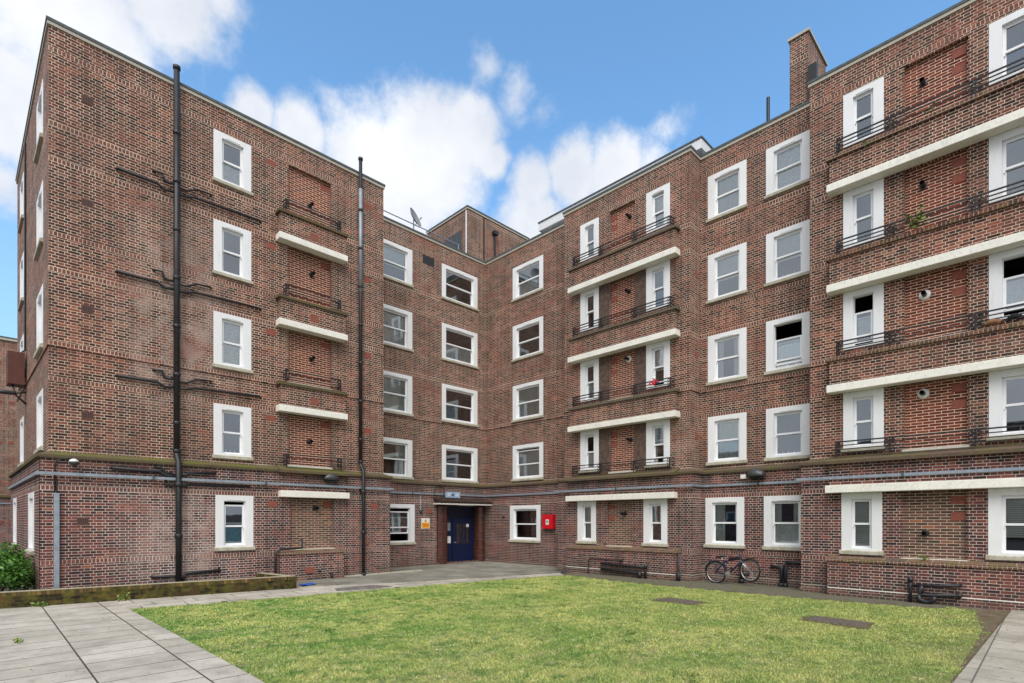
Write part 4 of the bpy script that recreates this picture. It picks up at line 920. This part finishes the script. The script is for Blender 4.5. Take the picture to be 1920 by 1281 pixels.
o = q.build('clover', 'clover', normals=False); tag(o, 'pale clover and daisy flecks scattered through the lawn', 'clover', kind='stuff')
# ---------------------------------------------------------------- plants
def bush(label, c, rx, ry, rz_, n, s, seed, mat='leaf', name='bush'):
    r = empty(name, label, 'bush', c); rr = random.Random(seed); q = MB()
    lobes = [(rr.uniform(-.6, .6)*rx, rr.uniform(-.6, .6)*ry, rr.uniform(.25, .85)*rz_, rr.uniform(.35, .6)) for _ in range(16)]
    for _ in range(n):
        lx, ly, lz, lr = rr.choice(lobes)
        v_ = Vector((rr.gauss(0, 1), rr.gauss(0, 1), rr.gauss(0, 1))).normalized()*lr*(rr.random()**.35)
        leaf(q, (lx+v_.x*rx*.8, ly+v_.y*ry*.8, max(.03, lz+v_.z*rz_*.55)), s*rr.uniform(.7, 1.3), rr)
    q.build('leaves', mat, r, normals=False)
    b = MB()
    for lx, ly, lz, lr in lobes: b.tube([(lx*.1, ly*.1, 0), (lx*.5, ly*.5, lz*.5), (lx, ly, lz)], [.025, .015, .006], 5)
    b.build('stems', 'bark', r); return r
bush('dense glossy green bush behind the low wall at the far left', (-17.35, -1.1, .03), .95, .85, 1.40, 7500, .085, 1)
def weed(label, c, n, s, sp, hgt, seed, name='weed', mat='weed', drop=0):
    r = empty(name, label, 'plant', c, 0, None); rr = random.Random(seed); q = MB(); b = MB()
    for i in range(max(4, n//9)):
        e = Vector((rr.uniform(-1, 1)*sp, rr.uniform(-1, 1)*sp, hgt*rr.uniform(.4, 1)-drop)); b.tube([(0, 0, 0), e*.5+Vector((0, 0, .03)), e], [.006, .004, .002], 4)
        for k_ in range(9): leaf(q, e*(.3+.08*k_)+Vector((rr.gauss(0, s*.5), rr.gauss(0, s*.5), rr.gauss(0, s*.5))), s*rr.uniform(.6, 1.3), rr)
    q.build('leaves', mat, r, normals=False); b.build('stems', 'bark', r)
weed('green plant growing through the railing of the second balcony from the top at the right', (-.93, -17.15, 9.34), 120, .10, .22, .62, 4, 'balcony_plant')
weed('dry straw-coloured plant hanging from the top balcony at the right', (-.93, -16.05, 12.15), 50, .05, .12, .1, 5, 'dry_plant', drop=.32)
weed('small weed on the top balcony railing above the green plant', (-.9, -17.4, 12.12), 36, .05, .14, .2, 6)
weed('small weed on the sill of the ground-floor blank panel at the right', (-1.0, -17.35, 1.05), 40, .06, .14, .14, 7)
weed('green weed at the foot of the low wall where the paving joint meets it', (-15.05, -3.25, .03), 60, .08, .12, .14, 8); weed('pale green weed at the foot of the low wall at the left', (-16.6, -2.98, .03), 60, .09, .14, .10, 9)
weed('tuft of weeds in the paving joint in the near left corner', (-17.17, -7.6, .03), 60, .05, .16, .06, 10)
rr0 = random.Random(31); q = MB()
for i in range(420):
    x_, y_ = rr0.choice([(rr0.uniform(-17.6, -15.2), rr0.uniform(-14, -3.2)), (rr0.uniform(-9, -1.5), rr0.uniform(-20, -18.8)), (rr0.uniform(-15, -1), rr0.uniform(-19.0, -6.7))]); s_ = rr0.uniform(.006, .022); a = rr0.uniform(0, 6.28)
    n0 = len(q.v); q.v += [(x_+s_*math.cos(a+k_*1.571)*(1 if k_ % 2 else .5), y_+s_*math.sin(a+k_*1.571), .046+.002*k_) for k_ in range(4)]; q.f.append((n0, n0+1, n0+2, n0+3))
o = q.build('leaf_litter', 'rag_brown', normals=False); tag(o, 'tiny dry leaf scraps scattered over lawn and paving', 'litter', kind='stuff')
rr0 = random.Random(21); q = MB()
for i in range(26):
    cx, cy = rr0.uniform(-14, -3.2), rr0.uniform(-17.8, -6.5)
    for k_ in range(60): a = rr0.uniform(0, 6.28); d_ = abs(rr0.gauss(0, .11)); leaf(q, (cx+d_*math.cos(a), cy+d_*math.sin(a), rr0.uniform(.015, .05)), rr0.uniform(.02, .045), rr0)
o = q.build('lawn_weeds', 'weed', normals=False); tag(o, 'low rosettes of darker green weeds in the lawn', 'weeds', kind='stuff')
# ---------------------------------------------------------------- things on balconies
r = empty('cloth_bundle', 'brown and black cloths lying on the balcony ledge at the right edge', 'cloth', (-.86, -18.95, 6.56))
for i, (yy, ln, mt, hh) in enumerate([(.35, .38, 'rag_brown', .10), (-.03, .30, 'black_cloth', .16), (-.42, .42, 'rag_brown', .12)]):
    b = MB(); rr = random.Random(i); b.tube([(rr.uniform(-.03, .03), yy+ln*(t-.5), .05+hh*.5*math.sin(pi*t)) for t in [j/7 for j in range(8)]], [.02, .05, .07, .06, .075, .06, .05, .02], 8); b.build('cloth', mt, r, smooth=True)
r = empty('toy_figure', 'small red and blue soft toy sitting at an open first-floor balcony window', 'toy', (-.78, -9.72, 6.78))
b = MB(); b.lathe((0, 0, 0), (0, 0, 1), [(.03, 0), (.08, .04), (.075, .14), (.035, .19)], 12); b.tube([(0, .05, .15), (-.04, .14, .1), (-.05, .17, .02)], .025, 6); b.tube([(0, -.05, .15), (-.04, -.14, .12), (-.05, -.19, .05)], .025, 6); b.tube([(-.02, .04, .03), (-.14, .07, .0)], .03, 6); b.tube([(-.02, -.04, .03), (-.14, -.08, .0)], .03, 6); b.build('body', 'flower_red', r, smooth=True)
b = MB(); b.lathe((0, 0, .19), (0, 0, 1), [(.03, 0), (.055, .03), (.06, .065), (.04, .1), (.01, .12)], 12); b.build('head', 'label_white', r, smooth=True)
b = MB(); b.lathe((0, -.12, .0), (0, 0, 1), [(.05, 0), (.07, .05), (.05, .12), (.01, .16)], 10); b.build('cushion', 'print_dark', r, smooth=True)
# ---------------------------------------------------------------- bicycle
bk_ = empty('bicycle', 'dark blue bicycle leaning against the wall under the ground-floor windows', 'bicycle', (-.66, -11.93, .0))
bk_.rotation_euler = (0, R(-7), math.atan2(-1.12, -.10)); Rw = .355; WB = 1.14
def wheel(x, steer=0):
    t = MB().torus((0, 0, 0), (0, 1, 0), Rw-.022, .026, 40, 8).build('tyre', 'tyre', bk_, smooth=True)
    t.location = (x, 0, Rw); t.rotation_euler = (0, 0, steer)
    MB().torus((0, 0, 0), (0, 1, 0), Rw-.052, .013, 40, 6).build('rim', 'chrome', t, smooth=True)
    q = MB()
    for i in range(28): a = 2*pi*i/28; s_ = 1 if i % 2 else -1; q.tube([(.02*math.cos(a+.6*s_), .025*s_, .02*math.sin(a+.6*s_)), ((Rw-.05)*math.cos(a), 0, (Rw-.05)*math.sin(a))], .0016, 3)
    q.build('spokes', 'chrome', t); MB().lathe((0, -.04, 0), (0, 1, 0), [(.02, 0), (.02, .08)], 8).build('hub', 'chrome', t)
    return t
wheel(0); wheel(WB, R(-8))
bb = (.43, 0, .29); st_ = (.29, 0, .74); hd1 = (.90, 0, .80); hd0 = (.93, 0, .68)
q = MB()
for a, b2, r_ in ((bb, st_, .021), (bb, hd0, .025), ((.32, 0, .66), hd1, .021)): q.tube([a, b2], r_, 8)
q.tube([hd0, (.88, 0, .86)], .021, 8)
for s_ in (-1, 1): q.tube([(0, .05*s_, Rw), (.40, .03*s_, .29)], .013, 6); q.tube([(0, .05*s_, Rw), (.31, .02*s_, .67)], .012, 6)
q.build('frame', 'frame_navy', bk_, smooth=True)
q = MB()
for s_ in (-1, 1): q.tube([(.935, .03*s_, .66), (.98, .05*s_, .55), (WB, .05*s_, Rw)], .012, 6)
q.build('fork', 'chrome', bk_, smooth=True)
q = MB(); q.tube([(.88, 0, .86), (.865, 0, .95)], .012, 6); q.tube([(.80, -.30, .98), (.86, -.15, .955), (.87, 0, .95), (.86, .15, .955), (.80, .30, .98)], .012, 6); q.build('handlebar', 'lamp_grey', bk_, smooth=True)
q = MB()
for s_ in (-1, 1): q.tube([(.84, .2*s_, .957), (.78, .31*s_, .985)], .018, 6)
q.build('grip', 'tyre', bk_, smooth=True)
q = MB(); q.tube([st_, (.26, 0, .83)], .012, 6); q.build('seat_post', 'chrome', bk_)
q = MB(); q.ring_tube([[(x_, w2*math.cos(t), .85+.03*math.sin(t)) for t in [2*pi*j/10 for j in range(10)]] for x_, w2 in ((.10, .03), (.13, .075), (.2, .07), (.3, .03), (.38, .018), (.40, .008))]); q.build('saddle', 'tyre', bk_, smooth=True)
q = MB(); q.lathe((.43, -.05, .29), (0, 1, 0), [(.09, 0), (.09, .006)], 18); q.tube([(.43, -.07, .29), (.36, -.08, .14)], .01, 5); q.tube([(.43, .07, .29), (.50, .08, .44)], .01, 5); q.tube([(.43, -.075, .29), (.43, .075, .29)], .014, 6); q.build('crankset', 'chrome', bk_)
for bx in ((.31, .41, -.14, -.06, .13, .15), (.45, .55, .06, .14, .43, .45)): MB().box(*bx).build('pedal', 'tyre', bk_)
q = MB(); q.tube([(0, -.045, Rw+.04), (.43, -.045, .38)], .004, 4); q.tube([(0, -.045, Rw-.04), (.43, -.045, .20)], .004, 4); q.build('chain', 'tyre', bk_)
q = MB()
for s_ in (-.05, 0, .05): q.tube([(-.22, s_, .73), (.26, s_, .72)], .007, 5)
for s_ in (-1, 1): q.tube([(-.1, .05*s_, .73), (0, .05*s_, Rw)], .006, 5); q.tube([(.08, .05*s_, .73), (0, .05*s_, Rw)], .006, 5)
q.build('luggage_rack', 'lamp_grey', bk_)
q = MB(); q.tube([((Rw+.02)*math.cos(t), 0, Rw+(Rw+.02)*math.sin(t)) for t in [R(20)+R(150)*i/12 for i in range(13)]], .016, 5); q.build('mudguard', 'tyre', bk_, smooth=True)
q = MB(); q.tube([(WB+(Rw+.02)*math.cos(t), 0, Rw+(Rw+.02)*math.sin(t)) for t in [R(35)+R(110)*i/12 for i in range(13)]], .016, 5); q.build('mudguard', 'tyre', bk_, smooth=True)
q = MB(); q.box(.50, .86, -.05, .05, .70, .80); q.build('frame_bag', 'black_cloth', bk_, bevel=.02)
# ---------------------------------------------------------------- far left: neighbouring block and a parked car
nb = empty('apartment_building', 'second brick block of flats in the distance beyond the left end of the main block', 'building', (-20, 31.6, 0))
def nbox(b, *a): return b.box(a[0]+20, a[1]+20, a[2]-31.6, a[3]-31.6, a[4], a[5])
nbox(MB(), -45, -13.5, 31.6, 42, 3.7, 14.5).build('wall', 'brick', nb); nbox(MB(), -45, -13.5, 31.45, 42, -.1, 3.7).build('wall', 'brick', nb)
nbox(MB(), -45, -13.4, 31.5, 42.1, 14.5, 14.66).build('coping', 'coping_stone', nb); nbox(MB(), -45, -13.4, 31.48, 42.1, 14.663, 14.74).build('roof_edge', 'lead', nb); nbox(MB(), -45, -13.5, 31.35, 31.6, 3.6, 3.75).build('ledge', 'moss_ledge', nb)
nbox(MB(), -45, -13.5, 31.4, 31.45, 3.15, 3.23).build('cable_trunking', 'galvanised', nb)
for i in range(5):
    for x_ in (-16.0, -16.6): nbox(MB(), x_-.13, x_+.13, 31.40 if i == 0 else 31.57, 31.62, T[i]-1.0, T[i]-.78).build('air_brick', 'terracotta', nb)
    for x_ in (-19.5, -23, -27, -31):
        y_ = 31.42 if i == 0 else 31.56
        wq = nbox(MB(), x_-.6, x_+.6, y_, y_+.06, B_[i], T[i]).build('window', 'white_paint', nb); nbox(MB(), x_-.36, x_+.36, y_-.012, y_-.002, B_[i]+.12, T[i]-.2).build('pane', 'car_glass', wq)
for i in range(5): nbox(MB(), -15.0, -14.9, 31.3, 31.44, 0, 14.4).build('drainpipe', 'black_iron', nb) if i == 0 else None
car = empty('parked_car', 'pale silver car parked behind the bush at the far left', 'car', (-20.2, 13.0, 0), R(14))
bd = MB(); prof = [(-2.1, .35), (-2.12, .75), (-1.9, .92), (-1.3, .98), (-.75, 1.38), (.1, 1.47), (.85, 1.40), (1.5, 1.02), (2.05, .92), (2.12, .6), (2.1, .35)]
def sect(wf): return [[(x_, s_*(.86 if z_ < 1.0 else .68)*wf, z_) for x_, z_ in prof] for s_ in (-1, 1)]
bd.ring_tube([[(x_*.97, s_*(.86 if z_ < 1.0 else .66), z_-.02) for x_, z_ in prof] if abs(s_) == 1 else [(x_, s_*(.86 if z_ < 1.0 else .66), z_) for x_, z_ in prof] for s_ in (-1, -.93, 0, .93, 1)])
bd.build('body', 'car_paint', car, bevel=.03)
for s_ in (-1, 1):
    MB().add([(-1.15, s_*.80, 1.0), (1.3, s_*.80, 1.02), (.8, s_*.685, 1.36), (-.7, s_*.685, 1.34)], [(0, 1, 2, 3)]).build('side_window', 'car_glass', car, normals=False)
    for x_ in (-1.3, 1.3): t = MB().torus((x_, s_*.78, .31), (0, 1, 0), .22, .09, 20, 8).build('wheel', 'tyre', car, smooth=True); MB().lathe((x_, s_*.76-.05, .31), (0, 1, 0), [(.16, 0), (.17, .1)], 14).build('hub_cap', 'chrome', t)
MB().add([(-1.27, -.7, 1.02), (-1.27, .7, 1.02), (-.78, .6, 1.38), (-.78, -.6, 1.38)], [(0, 1, 2, 3)]).build('windscreen', 'car_glass', car, normals=False)
MB().add([(1.47, -.7, 1.06), (1.47, .7, 1.06), (.9, .6, 1.4), (.9, -.6, 1.4)], [(0, 1, 2, 3)]).build('rear_window', 'car_glass', car, normals=False)

# block across the yard, mirrored in the ground-floor windows
ob = empty('apartment_building', 'brick block of flats across the yard, mirrored in the ground-floor windows', 'building', (-48, 10, 0))
MB().box(-10, 0, -32, 45, -.1, 9.4).build('wall', 'brick', ob)
MB().box(-10.1, .1, -32.1, 45.1, 9.4, 9.6).build('coping', 'coping_stone', ob)
for i in range(3):
    for j in range(14):
        y_ = -29+j*5.4
        wq = MB().box(-.03, .04, y_-.65, y_+.65, B_[i], T[i]).build('window', 'white_paint', ob)
        MB().box(.042, .05, y_-.42, y_+.42, B_[i]+.12, T[i]-.2).build('pane', 'car_glass', wq)
